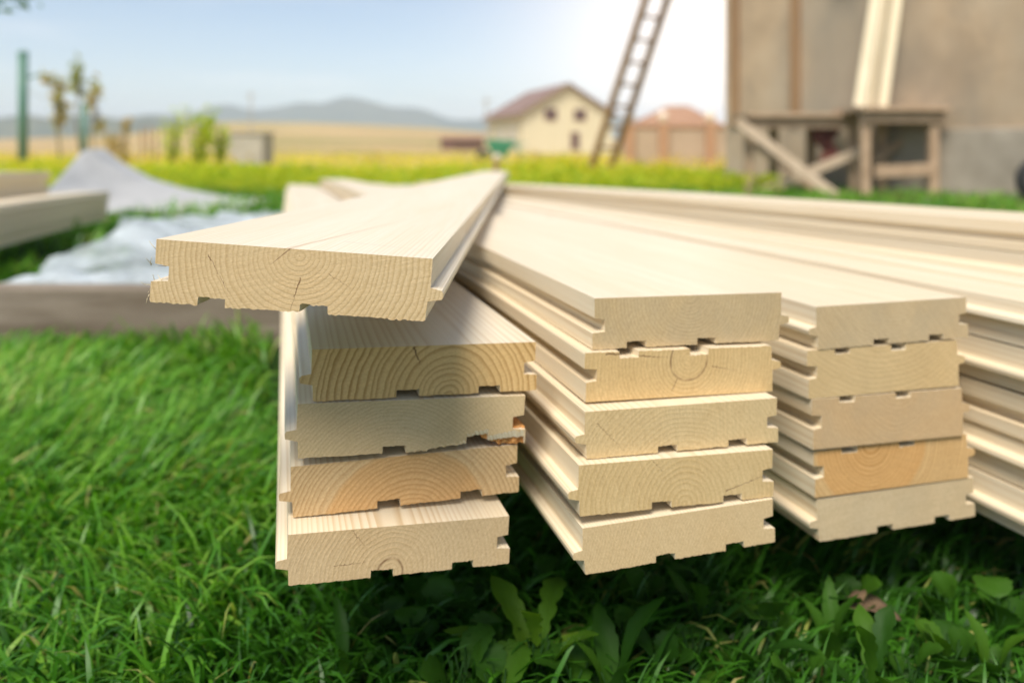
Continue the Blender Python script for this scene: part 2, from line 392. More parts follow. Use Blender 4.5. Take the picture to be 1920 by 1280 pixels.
def board(name, M4, k, sx, sz, mats, length=LEN, seed=0, rough=.0005, bend=(0, 0), twist=0.0, broken=False, parent=None, T=None):
    fr, pr, W, T = profile(k, sx, sz, rough, seed, broken, T=T); n = len(pr)
    ys = [0, .0015, .004 if not broken else .05] + list(np.concatenate([np.linspace(.04, .6, 8), np.linspace(.75, length, 16)]))
    V = []; rest = []
    for i, y in enumerate(ys):
        a = (1, .55, 0)[i] if i < 3 else 0
        s = y / length; bx = bend[0] * s * s; bz = bend[1] * 4 * s * (s - 1) * (-1); tw = twist * s
        for (xf, zf), (xp, zp) in zip(fr, pr):
            x = xf * a + xp * (1 - a); z = zf * a + zp * (1 - a)
            rest.append((x, y, z))
            V.append((x * math.cos(tw) - z * math.sin(tw) + bx, y, z * math.cos(tw) + x * math.sin(tw) - bz))
    F_ = []; mi = []
    flip = sx * sz < 0
    for i in range(len(ys) - 1):
        for q in range(n):
            f = (i * n + q, i * n + (q + 1) % n, (i + 1) * n + (q + 1) % n, (i + 1) * n + q)
            F_.append(f[::-1] if flip else f); mi.append(0)
    cap = tuple(range(n)); F_.append(cap if flip else cap[::-1]); mi.append(1)
    b0 = (len(ys) - 1) * n; cap = tuple(b0 + q for q in range(n)); F_.append(cap[::-1] if flip else cap); mi.append(1)
    o = mesh_obj(name, V, F_, mats); me = o.data
    me.polygons.foreach_set('material_index', mi)
    at = me.attributes.new('rest', 'FLOAT_VECTOR', 'POINT'); at.data.foreach_set('vector', np.array(rest, np.float32).ravel())
    import bmesh
    bm = bmesh.new(); bm.from_mesh(me); bmesh.ops.recalc_face_normals(bm, faces=bm.faces[:]); bm.to_mesh(me); bm.free(); me.update()
    o.matrix_world = M4
    return o

def fit(TL, TR, th, k, slope):
    """pose of a board whose end face has these two top corners in the photograph"""
    W = W0 * k; u1, u2 = (TL[0] - CX) / F, (TR[0] - CX) / F; s, c = math.sin(th), math.cos(th)
    d1 = (W * c - u2 * W * s) / (u2 - u1); d2 = d1 + W * s
    a, b = P(TL[0], TL[1], d1), P(TR[0], TR[1], d2)
    return pose(a, (b - a), th, slope)
def pose(a, across, th, slope, W=None):
    ex = across.normalized(); ay = Vector((-math.sin(th), math.cos(th), slope)); ey = (ay - ex * ay.dot(ex)).normalized(); ez = ex.cross(ey)
    o = a + across / 2
    return Matrix(((ex.x, ey.x, ez.x, o.x), (ex.y, ey.y, ez.y, o.y), (ex.z, ey.z, ez.z, o.z), (0, 0, 0, 1))), a.z, (a + across).z

LIGHT_F, DARK_F = (.81, .72, .55), (.62, .475, .29)
def mats_for(i, pith_frac, sp=.0032, le=(.60, .47, .28), de=(.36, .23, .10), ce=.55, cracks=(), heart=None, ring=None, stain=.0, stain_col=(.33, .29, .24), k=1.0, face_c=.85, top_lines=(), knots=(), wob=.0025):
    W, T = W0 * k, T0 * k
    le = (le[0] * 1.0, le[1] * .94, le[2] * .87); de = (de[0], de[1], de[2] * .9); ce *= .9; stain *= .75; stain_col = (stain_col[0] * 1.12, stain_col[1] * 1.05, stain_col[2] * .85); sp *= .86
    px = (pith_frac[0] - .5) * W; pz = -pith_frac[1] * T
    C = lambda q: ((q[0] - .5) * W, -q[1] * T)
    cr = [(C(a), C(b), w * .62) for a, b, w in cracks]
    fm = wood("board_face_%d" % i, (px, pz), sp, LIGHT_F, DARK_F, face_c, False, seed=i * 1.7, top_lines=top_lines, knots=knots, wob=wob)
    em = wood("board_end_%d" % i, (px, pz), sp, le, de, ce, True, cr, heart, ring, stain, stain_col, seed=i * 1.7, wob=wob)
    return [fm, em]

ORANGE = (1.0, .80, .56)
GB = "tongue and groove boards in the stacks"
S1 = [((585, 655), (1005, 641), -1, 1, dict(pith_frac=(.60, 1.0), sp=.0046, le=(.68, .50, .25), de=(.36, .20, .07), ce=.95, cracks=[((.435, .03), (.465, .36), .0013)], face_c=.75),
       "pine board with bold arched rings and a short black split, top of the left stack"),
      ((558, 757), (985, 741), -1, 1, dict(pith_frac=(.42, 1.9), sp=.0026, le=(.60, .49, .31), de=(.42, .31, .16), ce=.5, stain=.3, stain_col=(.40, .33, .21)),
       "greyish board with a broken orange corner, second from the top of the left stack"),
      ((545, 875), (970, 833), -1, 1, dict(pith_frac=(.50, 1.55), sp=.0034, le=(.60, .46, .27), de=(.36, .21, .085), ce=.7, heart=(.053, ORANGE)),
       "board with orange heartwood arch and pale corner, third down in the left stack"),
      ((540, 1002), (955, 967), -1, 1, dict(pith_frac=(.45, .9), sp=.0030, le=(.58, .46, .29), de=(.42, .30, .16), ce=.38, ring=.0085, cracks=[((.27, .0), (.33, .35), .0005), ((.2, .68), (.34, .67), .0005)]),
       "board with a small dark ring low on its end, bottom of the left stack")]
S2 = [((1115, 559), (1465, 548), 1, 1, dict(pith_frac=(.49, -.05), sp=.0029, le=(.55, .45, .28), de=(.38, .27, .14), ce=.5, stain=.45),
       "top board of the middle stack with cup shaped rings and white upper face"),
      ((1100, 662), (1450, 648), 1, -1, dict(pith_frac=(.53, .22), sp=.0030, le=(.62, .48, .26), de=(.42, .28, .12), ce=.5, ring=.0135, cracks=[((.10, .03), (.42, .16), .0011), ((.47, .62), (.44, .88), .0007), ((.66, .38), (.78, .5), .0006)]),
       "cracked board with a round dark ring under the top board of the middle stack"),
      ((1097, 772), (1457, 746), -1, 1, dict(pith_frac=(.5, 1.7), sp=.0036, le=(.60, .49, .29), de=(.45, .33, .17), ce=.42, cracks=[((.06, .25), (.2, .85), .0004)]),
       "pale board with faint wide arches in the centre of the middle stack"),
      ((1085, 872), (1449, 842), -1, 1, dict(pith_frac=(.53, .95), sp=.0040, le=(.61, .49, .28), de=(.44, .31, .14), ce=.6, cracks=[((.75, .78), (.99, .5), .0007), ((.36, .0), (.42, .3), .0004)]),
       "board with rings around a low core, second from the bottom of the middle stack"),
      ((1092, 990), (1449, 935), -1, 1, dict(pith_frac=(1.6, 2.5), sp=.0024, le=(.61, .49, .30), de=(.52, .40, .22), ce=.3),
       "plain pale board with a ragged lower edge, bottom of the middle stack")]
S3 = [((1530, 575), (1812, 557), -1, 1, dict(pith_frac=(.5, -.7), sp=.0030, le=(.53, .44, .29), de=(.37, .28, .16), ce=.45, stain=.5),
       "greyish board on top of the third stack from the left"),
      ((1516, 657), (1797, 638), 1, -1, dict(pith_frac=(.5, -2.4), sp=.0045, le=(.60, .48, .28), de=(.46, .33, .17), ce=.35, stain=.35, stain_col=(.34, .27, .18)),
       "board with a grey smear, second from the top of the third stack from the left"),
      ((1525, 748), (1806, 727), 1, -1, dict(pith_frac=(.55, -.3), sp=.0034, le=(.55, .42, .26), de=(.40, .28, .15), ce=.5, stain=.4),
       "pinkish grey board in the middle of the third stack from the left"),
      ((1528, 845), (1815, 813), 1, -1, dict(pith_frac=(.36, -.05), sp=.0037, le=(.62, .455, .245), de=(.38, .22, .08), ce=.95, heart=(.05, ORANGE)),
       "orange board with bold cup rings, second from the bottom of the third stack"),
      ((1532, 937), (1825, 894), -1, 1, dict(pith_frac=(-1.2, 2.2), sp=.003, le=(.57, .49, .34), de=(.46, .37, .23), ce=.35, stain=.4),
       "pale grey board at the bottom of the third stack from the left")]
bi = 0; ANCH = {}
def build_stack(S, slope, bends, hpx):
    global bi
    bot = None; out = []
    for j, (TL, TR, sx, sz, kw, label) in enumerate(S):
        k = 1.0
        M4, zl, zr = fit(TL, TR, TH, 1.0, slope)
        if bot is not None:                                  # scale so that it just touches the board above
            k = max(bot[0] / (zl - CAMZ), bot[1] / (zr - CAMZ)) * 1.002
            M4, zl, zr = fit(TL, TR, TH, k, slope)
        if j == 0 and 'knots' not in kw: kw['knots'] = [(random.uniform(-.05, .05), random.uniform(.25, 2.4), random.uniform(.004, .008)) for _ in range(5)]
        T = hpx[j] * (CAMZ - zl) / (TL[1] - HY)
        bot = (zl - T - CAMZ, zr - T - CAMZ)
        o = board("wooden_board", M4, k, sx, sz, mats_for(bi, k=k, **kw), seed=bi, bend=bends, length=LEN + random.uniform(-.03, .03), broken=(S is S1 and j == 1), T=T)
        tag(o, label, "floorboard", GB); out.append(o); bi += 1
    return out
s1 = build_stack(S1, -.020, (.0, -.012), (97, 101, 95, 95))
s2 = build_stack(S2, -.018, (.0, -.010), (96, 91, 88, 95, 87))
s3 = build_stack(S3, -.021, (.0, -.010), (80, 90, 94, 87, 78))

def run_stack(wl, y0, ztop, slope, k, n, flips, labels, length=LEN, th=TH, right=None, mats=None, jit=.004, group=GB, gap=.0012):
    """a stack given by the place of its upper left edge"""
    global bi
    s, c = math.sin(th), math.cos(th); out = []
    for j in range(n):
        jw, jy = (random.uniform(-jit, jit), random.uniform(-3, 3) * jit) if j else (0, 0)
        y = y0 + jy; w = wl + jw
        a = Vector(((w - s * y) / c, y, CAMZ + ztop - j * (T0 * k + gap)))
        M4, _, _ = pose(a, Vector((c, s, 0)) * W0 * k, th, slope)
        sx, sz = flips[j % len(flips)]
        m = mats or mats_for(bi, (random.uniform(.2, .8), random.choice((-.6, 1.6))), face_c=.55, k=k, knots=[(random.uniform(-.04, .04), random.uniform(.5, 2), .007)])
        o = board("wooden_board", M4, k, sx, sz, m, length, bi, bend=(0, -.010)); tag(o, labels[j], "floorboard", group); out.append(o); bi += 1
    return out
s4 = run_stack(.555, .50, -.118, -.022, 1.12, 5, [(-1, -1), (-1, 1), (1, 1), (-1, -1), (-1, 1)],
    ["board with two grooves facing up on top of the stack at the right edge", "second board down in the cropped stack at the right edge",
     "knotty board in the middle of the cropped stack at the right edge", "second board from the bottom of the cropped right stack", "lowest board of the cropped stack at the right edge"], jit=.003, gap=.0016)
s5 = run_stack(.742, .62, -.072, -.030, 1.0, 6, [(1, 1), (-1, 1), (-1, -1)],
    ["raised pale board on top of the farthest stack, in front of the plastered building", "second board down in the farthest stack of the pile",
     "third board down in the farthest stack of the pile", "fourth board down in the farthest stack of the pile", "fifth board down in the farthest stack of the pile", "lowest board of the farthest stack of the pile"])

# the loose plank lying across the stacks
TLa, TRa = (293, 448), (812, 485)
Ma, _, _ = fit(TLa, TRa, R(-.3), 1.0, -.019)
lines = [((-.003, 0), (.03, .27), .0016, .5, (.45, .27, .11)), ((.015, .047), (.072, .03), .0010, .5, (.40, .35, .28))]
ma = mats_for(99, (.52, .10), .0031, (.60, .49, .31), (.38, .26, .12), .6, cracks=[((.485, .0), (.42, .27), .0007), ((.53, .45), (.50, .98), .0008), ((.63, .36), (.71, .56), .0004), ((.19, .2), (.28, .8), .0005)],
              top_lines=lines, face_c=.5, stain=.25, stain_col=(.40, .35, .26))
plank = board("wooden_board", Ma, 1.0, 1, 1, ma, 4.1, 99, .0009, twist=R(3.2))
tag(plank, "loose plank lying diagonally across the stacks, its sawn end nearest the camera", "floorboard", GB)

def fibres(parent, spots, mat, name, n=5, L=.006):
    m = MB(); g = random.Random(5)
    for (x, z) in spots:
        for _ in range(n):
            p = Vector((x + g.uniform(-.0012, .0012), g.uniform(-.0003, .004), z + g.uniform(-.003, .003))); pts = [p]
            d = Vector((g.uniform(-1, -.1) * (1 if x < 0 else -1), g.uniform(-.5, .3), g.uniform(-.9, .9))).normalized()
            for q in range(4):
                d = (d + Vector((g.uniform(-.3, .3), g.uniform(-.3, .3), g.uniform(-.5, .5)))).normalized(); pts.append(pts[-1] + d * L / 4 * g.uniform(.5, 1.3))
            m.tube(pts, [.0002, .0002, .00016, .00012, .00006], 5)
    return m.build(name, mat, parent, True, world=False)
M_fib = simple("wood_fibre", (.58, .47, .28), (.7, .6, .4), 300, .8)
fibres(plank, [(-.0705, -.006), (-.0705, -.0115), (-.064, -.0135), (-.066, -.0205), (-.0716, -.0225), (-.0716, -.026)], M_fib, "splinter", 2, .0055)
# torn orange corner on the greyish board
N = NT("torn_wood"); N.col(N.ramp(N.noise(N.vmath('MULTIPLY', N.obj(), (300, 60, 900)), 1, 3), [(.35, (.34, .12, .02)), (.6, (.62, .30, .09)), (.75, (.7, .45, .2))])); N.rough(.8)
N.bump(N.noise(N.vmath('MULTIPLY', N.obj(), (500, 100, 900)), 1, 3), .8, .001)
b2 = s1[1]; kb = b2.matrix_world; m = MB(); g = random.Random(9)
cols_ = 12
vs = []; fs = []
for i in range(cols_ + 1):
    x = .043 + .0285 * i / cols_; z = -T0 * .93 + T0 * .93 * .30 * min(1, (x / W0 + .5 - .52) / .42) + g.uniform(-.0004, .0006)
    zb = z - .0022 - .0080 * min(1, i / 6) + g.uniform(-.0009, .0009); yy = .001 + g.uniform(0, .003)
    vs += [(x, yy, z), (x, yy + .001, zb), (x, .05, z), (x, .05, zb)]
for i in range(cols_):
    a, b = i * 4, i * 4 + 4
    fs += [(a, b, b + 1, a + 1), (a + 2, a + 3, b + 3, b + 2), (a, a + 2, b + 2, b), (a + 1, b + 1, b + 3, a + 3)]
fs += [(0, 1, 3, 2), (cols_ * 4, cols_ * 4 + 2, cols_ * 4 + 3, cols_ * 4 + 1)]
m.add(vs, fs); sp_ = m.build("splintered_corner", N.m, b2, False, world=False); sp_['label'] = "torn orange wood at the broken corner"

# bearers that carry the pile
M_bear = simple("old_timber", (.14, .11, .08), (.24, .20, .15), 14, .9, .4, 60, (1, 6, 1))
def bearer(yc, h, x0, x1, z0, label):
    m = MB(); s, c = math.sin(TH), math.cos(TH)
    q = lambda w: Vector(((w - s * (yc + w * s)) / c * 1.0, yc + w * s, z0 + h / 2))
    m.beam(q(x0), q(x1), .09, h, bev=.004)
    o = m.build("timber_bearer", M_bear); tag(o, label, "timber", "timbers under the pile of boards")

# ------------------------------------------------------------------ second pile at the left
ML1 = mats_for(60, (.4, 1.6), k=1.0, face_c=.6); ML2 = mats_for(61, (.6, -.6), k=1.0, face_c=.6)
thL = R(14.8)
def wof(x, y, th): return x * math.cos(th) + y * math.sin(th)
wr = wof(-1.66, 2.75, thL)
run_stack(wr - W0, 1.55, -.168, -.014, 1.0, 4, [(1, 1), (-1, 1)], ["top board of the lower right stack in the pile at the left edge", "second board down at the near side of the pile at the left edge", "third board down at the near side of the pile at the left edge", "bottom board at the near side of the pile at the left edge"], 2.12, thL, mats=ML1, jit=.006, group="boards piled at the left edge")
run_stack(wr - 2 * W0 - .03, 1.5, -.085, -.006, 1.0, 6, [(1, 1), (-1, 1)], ["highest board of the pile at the left edge, behind the lower stack", "second highest board of the pile at the left edge", "third board down in the taller stack at the left edge", "fourth board down in the taller stack at the left edge", "fifth board down in the taller stack at the left edge", "lowest board of the taller stack at the left edge"], 1.86, thL, mats=ML2, jit=.006, group="boards piled at the left edge")

# ------------------------------------------------------------------ weathered beam, plastic sheets
N = NT("weathered_board"); q = N.vmath('MULTIPLY', N.obj(), (3, 30, 30))
N.col(N.mix(N.maprange(N.noise(q, 1, 5), .3, .7), N.ramp(N.noise(N.obj(), 5, 4), [(.3, (.20, .16, .12)), (.7, (.33, .28, .22))]), (.12, .09, .06))); N.rough(.9)
N.bump(N.noise(q, 2, 5), .5, .004)
m = MB(); m.box((-1.15, 1.585, .063), (1.46, .06, .118), Euler((0, 0, R(-1.5))), .004)
for xx in (-1.6, -1.0, -.62): m.box((xx, 1.64, .03), (.04, .05, .06), None, .003)
tag(m.build("weathered_beam", N.m), "grey weathered timber lying on edge in the grass, in front of the white plastic", "timber")

def plastic(name, c, trans, tr):
    N = NT(name); p = N.obj()
    N.col(N.ramp(N.noise(p, 7, 4), [(.35, tuple(x * .86 for x in c)), (.65, c)])); N.rough(.28); N.b.inputs['Specular IOR Level'].default_value = .6
    N.bump(N.math('ADD', N.noise(p, 16, 5, .6, 1.2), N.math('MULTIPLY', N.noise(p, 60, 3), .3)), .7, .03)
    t = N.n('ShaderNodeBsdfTranslucent'); N.put(t.inputs[0], (*c, 1)); g_ = N.n('ShaderNodeBsdfTransparent')
    m1 = N.n('ShaderNodeMixShader'); m1.inputs[0].default_value = trans; m2 = N.n('ShaderNodeMixShader')
    N.put(m2.inputs[0], N.maprange(N.noise(p, 4, 3), .4, .65, 0, tr))
    N.t.links.new(N.b.outputs[0], m1.inputs[1]); N.t.links.new(t.outputs[0], m1.inputs[2])
    N.t.links.new(m1.outputs[0], m2.inputs[1]); N.t.links.new(g_.outputs[0], m2.inputs[2]); N.t.links.new(m2.outputs[0], N.out.inputs[0])
    return N.m
def crumple(x, y, s, seed):
    g = np.random.default_rng(seed); h = 0
    for i in range(14):
        a = g.uniform(0, 6.28); f = s * g.uniform(.5, 3.2); ph = g.uniform(0, 6.28)
        h = h + np.abs(np.sin((x * np.cos(a) + y * np.sin(a)) * f + ph + .8 * np.sin(y * f * .4 + i))) / (f / s + .6)
    return h / 14
def sheet(name, X, Y, Z, mat):
    nu, nv = X.shape; V = np.stack([X, Y, Z], -1).reshape(-1, 3)
    i = np.arange(nu - 1)[:, None] * nv; j = np.arange(nv - 1)[None, :]
    Q = np.stack([i + j, i + j + 1, i + nv + j + 1, i + nv + j], -1).reshape(-1, 4)
    o = arrays_obj(name, V, Q, np.zeros((0, 3), int), mat)
    sm = o.modifiers.new("sheet thickness", 'SOLIDIFY'); sm.thickness = .0012
    return o
# crumpled film behind the beam
u, v = np.meshgrid(np.linspace(0, 1, 110), np.linspace(0, 1, 110), indexing='ij')
Y = 1.64 + v * 2.3 + .05 * np.sin(u * 17) * v
xl = -1.13 - .40 * np.clip(v * 1.3, 0, 1) + .05 * np.sin(v * 21); xr = -.42 - .62 * v + .03 * np.sin(v * 15)
X = xl + (xr - xl) * u
Z = .05 + .13 * (crumple(X, Y, 8, 4) - .25) + .085 * (crumple(X, Y, 26, 6) - .25) + .085 * np.exp(-(((X + 1.27) / .16) ** 2 + ((Y - 2.6) / .28) ** 2)) + .045 * np.exp(-((Y - 1.72) / .10) ** 2) + .02
Z = np.maximum(Z, .03)
tag(sheet("plastic_film", X, Y, Z, plastic("clear_film", (.80, .87, .90), .4, .75)), "crumpled clear plastic film lying on the grass behind the weathered timber", "plastic sheet")
# grey-white sheet with a raised corner
u, v = np.meshgrid(np.linspace(0, 1, 90), np.linspace(0, 1, 50), indexing='ij')
pu = np.array([0, .05, .10, .135, .16, .25, .4, .6, .8, 1.0]); pz = np.array([.02, .09, .27, .375, .39, .30, .19, .105, .05, .015])
hz = np.interp(u, pu, pz)
X = -3.06 + u * 1.28 + .10 * (v - .5); Y = 5.2 - (v - .5) * 1.3 + .1 * u
Z = hz * np.clip(1.08 - 1.9 * np.maximum(0, np.abs(v - .42) - .06) , .04, 1) + .05 * (crumple(X, Y, 3.2, 8) - .3) + .012
tag(sheet("fleece_sheet", X, Y, np.maximum(Z, .012), plastic("grey_fleece", (.86, .85, .82), .3, 0)), "grey white sheet heaped to a peak behind the pile at the left edge", "sheet")

# ------------------------------------------------------------------ grass
def blades(name, x, y, L, w, rngs, lean=(.35, 1.2), wind=(1.0, .25), tint=None, seed=1, mat=None, z0=None, label=""):
    g = np.random.default_rng(seed); n = len(x)
    a = g.uniform(0, 2 * np.pi, n); fl = 1.5 * np.sin(x * 4.3 + 1.2 * np.sin(y * 5.1)) + 1.3 * np.sin(y * 6.7 + 1.5 * np.sin(x * 3.1 + 2)) - .3; dirx = np.cos(a) * .8 + np.cos(fl) * .75 + .15; diry = np.sin(a) * .8 + np.sin(fl) * .75
    nn = np.hypot(dirx, diry) + 1e-6; dirx /= nn; diry /= nn
    le = g.uniform(*lean, n); K = 5
    z0 = np.zeros(n) if z0 is None else z0
    px, py, pz = x.copy(), y.copy(), z0.copy(); V = np.zeros((n, 2 * K + 1, 3)); ang = g.uniform(.02, .35, n)
    tw = g.uniform(-.9, .9, n); sx, sy = -diry, dirx
    sx2 = sx * np.cos(tw) + dirx * np.sin(tw); sy2 = sy * np.cos(tw) + diry * np.sin(tw)
    for k in range(K):
        ww = w * (1 - (k / K) ** 2.0 * .75) * .5 * (.75 if k == 0 else 1)
        V[:, 2 * k] = np.stack([px - sx2 * ww, py - sy2 * ww, pz], -1); V[:, 2 * k + 1] = np.stack([px + sx2 * ww, py + sy2 * ww, pz + ww * .35], -1)
        st = L / K; px = px + dirx * np.sin(ang) * st; py = py + diry * np.sin(ang) * st; pz = np.maximum(pz + np.cos(ang) * st, z0 + .004)
        ang = np.minimum(ang + le / K * (1 + .5 * k), 2.2)
    V[:, 2 * K] = np.stack([px, py, pz], -1)
    b = np.arange(n)[:, None] * (2 * K + 1)
    Q = np.concatenate([b + np.array([[2 * k, 2 * k + 1, 2 * k + 3, 2 * k + 2]]) for k in range(K - 1)]); T = b + np.array([[2 * K - 2, 2 * K - 1, 2 * K]])
    t = np.repeat(tint, 2 * K + 1)
    o = arrays_obj(name, V.reshape(-1, 3), Q, T, mat or M_grass, t)
    return tag(o, label, "grass", kind='stuff')
def pile_top(x, y):
    """room under the boards at a ground point (inf outside the pile)"""
    w = x * math.cos(TH) + y * math.sin(TH); s = -x * math.sin(TH) + y * math.cos(TH)
    ins = (w > -.03) & (w < .92) & (s > .40) & (s < 4.9)
    return np.where(ins, np.where(s < 1.0, .085, 0), 9)
def patchy(x, y, s=3.0):
    return .5 + .25 * np.sin(x * s * 2.1 + 1.3 * np.sin(y * s)) + .25 * np.sin(y * s * 2.7 + 1.7 * np.sin(x * s * 1.3 + 2))
def scatter(n, d0, d1, g, umin=-.78, umax=.78, p=1.0):
    q = g.uniform(0, 1, n); d = np.sqrt(d0 ** 2 + (d1 ** 2 - d0 ** 2) * q ** p); x = g.uniform(umin, umax, n) * d; x = np.where(g.random(n) < .12, g.uniform(.6, 1.5, n) * d, x)
    return x, d
def grass_zone(n, d0, d1, L0, L1, w0, w1, seed, label, umin=-.78, umax=.78, p=1.0):
    g = np.random.default_rng(seed); x, y = scatter(n, d0, d1, g, umin, umax, p)
    pa = patchy(x, y); L = g.uniform(L0, L1, n) * (.6 + .6 * pa); room = pile_top(x, y)
    keep = room > .01; lw = (np.abs(y - 1.585) < .06) & (x < -.42); keep &= ~lw
    film = (y > 1.60) & (y < 3.85) & (x > -1.08 - .42 * np.clip((y - 1.64) / 1.75, 0, 1)) & (x < -.45 - .27 * (y - 1.64)); keep &= ~(film & (g.random(n) < .93))
    if d1 < 1.2: keep &= ~((x > -.20) & (g.random(n) < .2)); L = np.where(x > -.2, L * .75, L)
    L = np.minimum(L, room * 1.2); x, y, L, pa = x[keep], y[keep], L[keep], pa[keep]; m = len(x)
    t = np.clip(.22 + .30 * pa + g.normal(0, .15, m), 0, .78); t = np.where((x > -.22) & (y < 1.1), t * .3, t); t = np.where(g.random(m) < .035, g.uniform(.75, 1, m), t)  # blades near and below the stacks tinted darker, shade put into their colour
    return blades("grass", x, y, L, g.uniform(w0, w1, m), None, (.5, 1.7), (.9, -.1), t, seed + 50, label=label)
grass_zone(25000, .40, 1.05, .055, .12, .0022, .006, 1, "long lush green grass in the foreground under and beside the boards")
grass_zone(29000, 1.0, 2.4, .06, .12, .004, .008, 2, "soft green lawn grass around the weathered timber")
grass_zone(30000, 2.3, 9, .07, .14, .008, .016, 3, "green lawn behind the plastic film and the pile")

# ------------------------------------------------------------------ broad-leaved weeds near the camera
def leaf_mesh(kind, L, w, n=14, g=random):
    """one leaf along +y, folded on its midrib; returns verts, faces"""
    vs = []; fs = []
    for i in range(n + 1):
        t = i / n
        if kind == 'round': hw = w * math.sqrt(max(0, 1 - (2 * t - 1) ** 2)) * (1 - .15 * t) * (.35 if t < .02 else 1)
        elif kind == 'lobed': hw = w * (.25 + .75 * t) * (1 - max(0, t - .72) / .28) ** .7 * (.45 + .55 * abs(math.sin(t * math.pi * 4.5)))
        else: hw = w * math.sin(math.pi * min(1, t * .96 + .04)) ** .8
        hw *= 1 + .10 * math.sin(t * 31) + .06 * math.sin(t * 53 + 1)
        z = .25 * L * (math.sin(t * 2.4)) * .7
        for s in (-1, -.5, 0, .5, 1):
            vs.append((hw * s, L * t, z + abs(s) * hw * .3 + .04 * w * math.sin(9 * t + 3 * s)))
    for i in range(n):
        for j in range(4):
            a = i * 5 + j; fs.append((a, a + 1, a + 6, a + 5))
    return vs, fs
def weed(u, v, z, kind, nl, L, w, seed, label, lean=.9, cat="weed"):
    g = random.Random(seed); d = F * (CAMZ - z) / (v - HY); base = Vector(((u - CX) / F * d, d, 0))
    root = empty({"lobed": "dandelion_plant", "round": "round_leaf_plant", "lance": "plantain_plant"}[kind], base, label, cat, "broad leaved weeds in the foreground grass")
    a0 = g.uniform(0, 6)
    for i in range(nl):
        vs, fs = leaf_mesh(kind, L * g.uniform(.5, .85), w * g.uniform(.55, .85), g=g)
        a = a0 + i * 2 * math.pi / nl + g.uniform(-.3, .3); tl = g.uniform(.45, lean + .25)
        Mx = Matrix.Rotation(a, 3, 'Z') @ Matrix.Rotation(math.pi / 2 - tl, 3, 'X')
        hh = g.uniform(.2, 1) * z
        st = Mx @ Vector((0, 1, 0)); p0 = Vector((st.x * .008, st.y * .008, hh))
        me_v = [Mx @ Vector(q) + p0 for q in vs]
        o = mesh_obj("leaf", me_v, fs, M_weed, root, True)
        t = o.data.attributes.new('tint', 'FLOAT', 'POINT'); tv = g.uniform(.55, 1) if seed == 1 else g.uniform(.05, .6)  # leaves tinted dark to paint in foreground shade; the dandelion stays brighter
        t.data.foreach_set('value', [tv] * len(me_v))
    m = MB()
    for i in range(nl):
        a = a0 + i * 2 * math.pi / nl; m.tube([(0, 0, 0), (.004 * math.cos(a), .004 * math.sin(a), z * .5), (.008 * math.cos(a + 1.57), .008 * math.sin(a + 1.57), z)], .0008, 5)
    m.build("stem", M_weed, root, True, world=False)
weed(1010, 1195, .06, 'lobed', 7, .085, .020, 1, "bright green dandelion with jagged leaves below the gap between the stacks", 1.2)
weed(860, 1225, .06, 'round', 6, .036, .023, 2, "plant with broad round leaves under the right side of the left stack")
weed(770, 1170, .05, 'round', 5, .026, .016, 3, "small round leaved plant directly under the left stack")
weed(1150, 1170, .055, 'round', 5, .030, .017, 4, "round leaved plant under the middle stack, right of the dandelion")
weed(1400, 1220, .04, 'lance', 6, .065, .009, 5, "plantain with long pointed leaves below the middle stack", 1.2)
weed(1560, 1200, .035, 'lance', 6, .06, .009, 6, "plantain with upright leaves in shade below the third stack", 1.1)
weed(1700, 1240, .045, 'round', 5, .030, .016, 7, "round leaved plant by the brown dry leaf")
weed(1150, 1262, .05, 'lance', 5, .07, .013, 8, "narrow leaved plant at the bottom edge, right of the dandelion", 1.2)
weed(650, 1245, .035, 'lance', 5, .06, .007, 9, "slim leaved plant at the bottom edge left of the round leaves", 1.2)
weed(1860, 1240, .035, 'lance', 6, .055, .008, 10, "plantain with pointed leaves at the lower right corner", 1.3)
weed(985, 1090, .045, 'round', 5, .034, .019, 11, "dark shaded round leaves in the gap between left and middle stack")
weed(1245, 1225, .05, 'round', 5, .030, .017, 12, "round leaved plant below the middle stack near the bottom edge")
weed(930, 1262, .05, 'round', 5, .034, .021, 13, "round leaved plant at the bottom edge, left of the dandelion")
weed(1320, 1130, .05, 'lobed', 6, .07, .015, 14, "small jagged leaved plant close under the middle stack")
weed(1500, 1250, .05, 'round', 5, .030, .018, 15, "round leaved plant at the bottom edge below the third stack")
weed(1760, 1110, .05, 'round', 5, .030, .017, 16, "round leaved plant in deep shade under the right corner of the third stack")
weed(1640, 1265, .045, 'lobed', 6, .07, .014, 17, "jagged leaved plant at the bottom edge under the brown dry leaf")
for i, (u_, v_, kd, lb) in enumerate(((820, 1130, 'round', "tiny round leaved seedling under the middle of the left stack"), (910, 1180, 'round', "low round leaves left of the dandelion, under the left stack corner"), (1080, 1240, 'round', "low round leaves touching the dandelion on its right"), (1200, 1120, 'round', "tiny shaded leaves close under the left part of the middle stack"),
        (1300, 1190, 'round', "low round leaves under the right half of the middle stack"), (1440, 1150, 'round', "tiny round leaves in the shade between middle and third stack"), (1600, 1110, 'round', "tiny round leaves close under the third stack"), (1880, 1130, 'round', "low round leaves in the shade at the right edge"), (1780, 1200, 'round', "low round leaves right of the brown dry leaf"), (700, 1140, 'round', "tiny leaves under the left corner of the left stack"))):
    weed(u_, v_, .05, kd, 6, .034, .020, 30 + i, lb, 1.2)
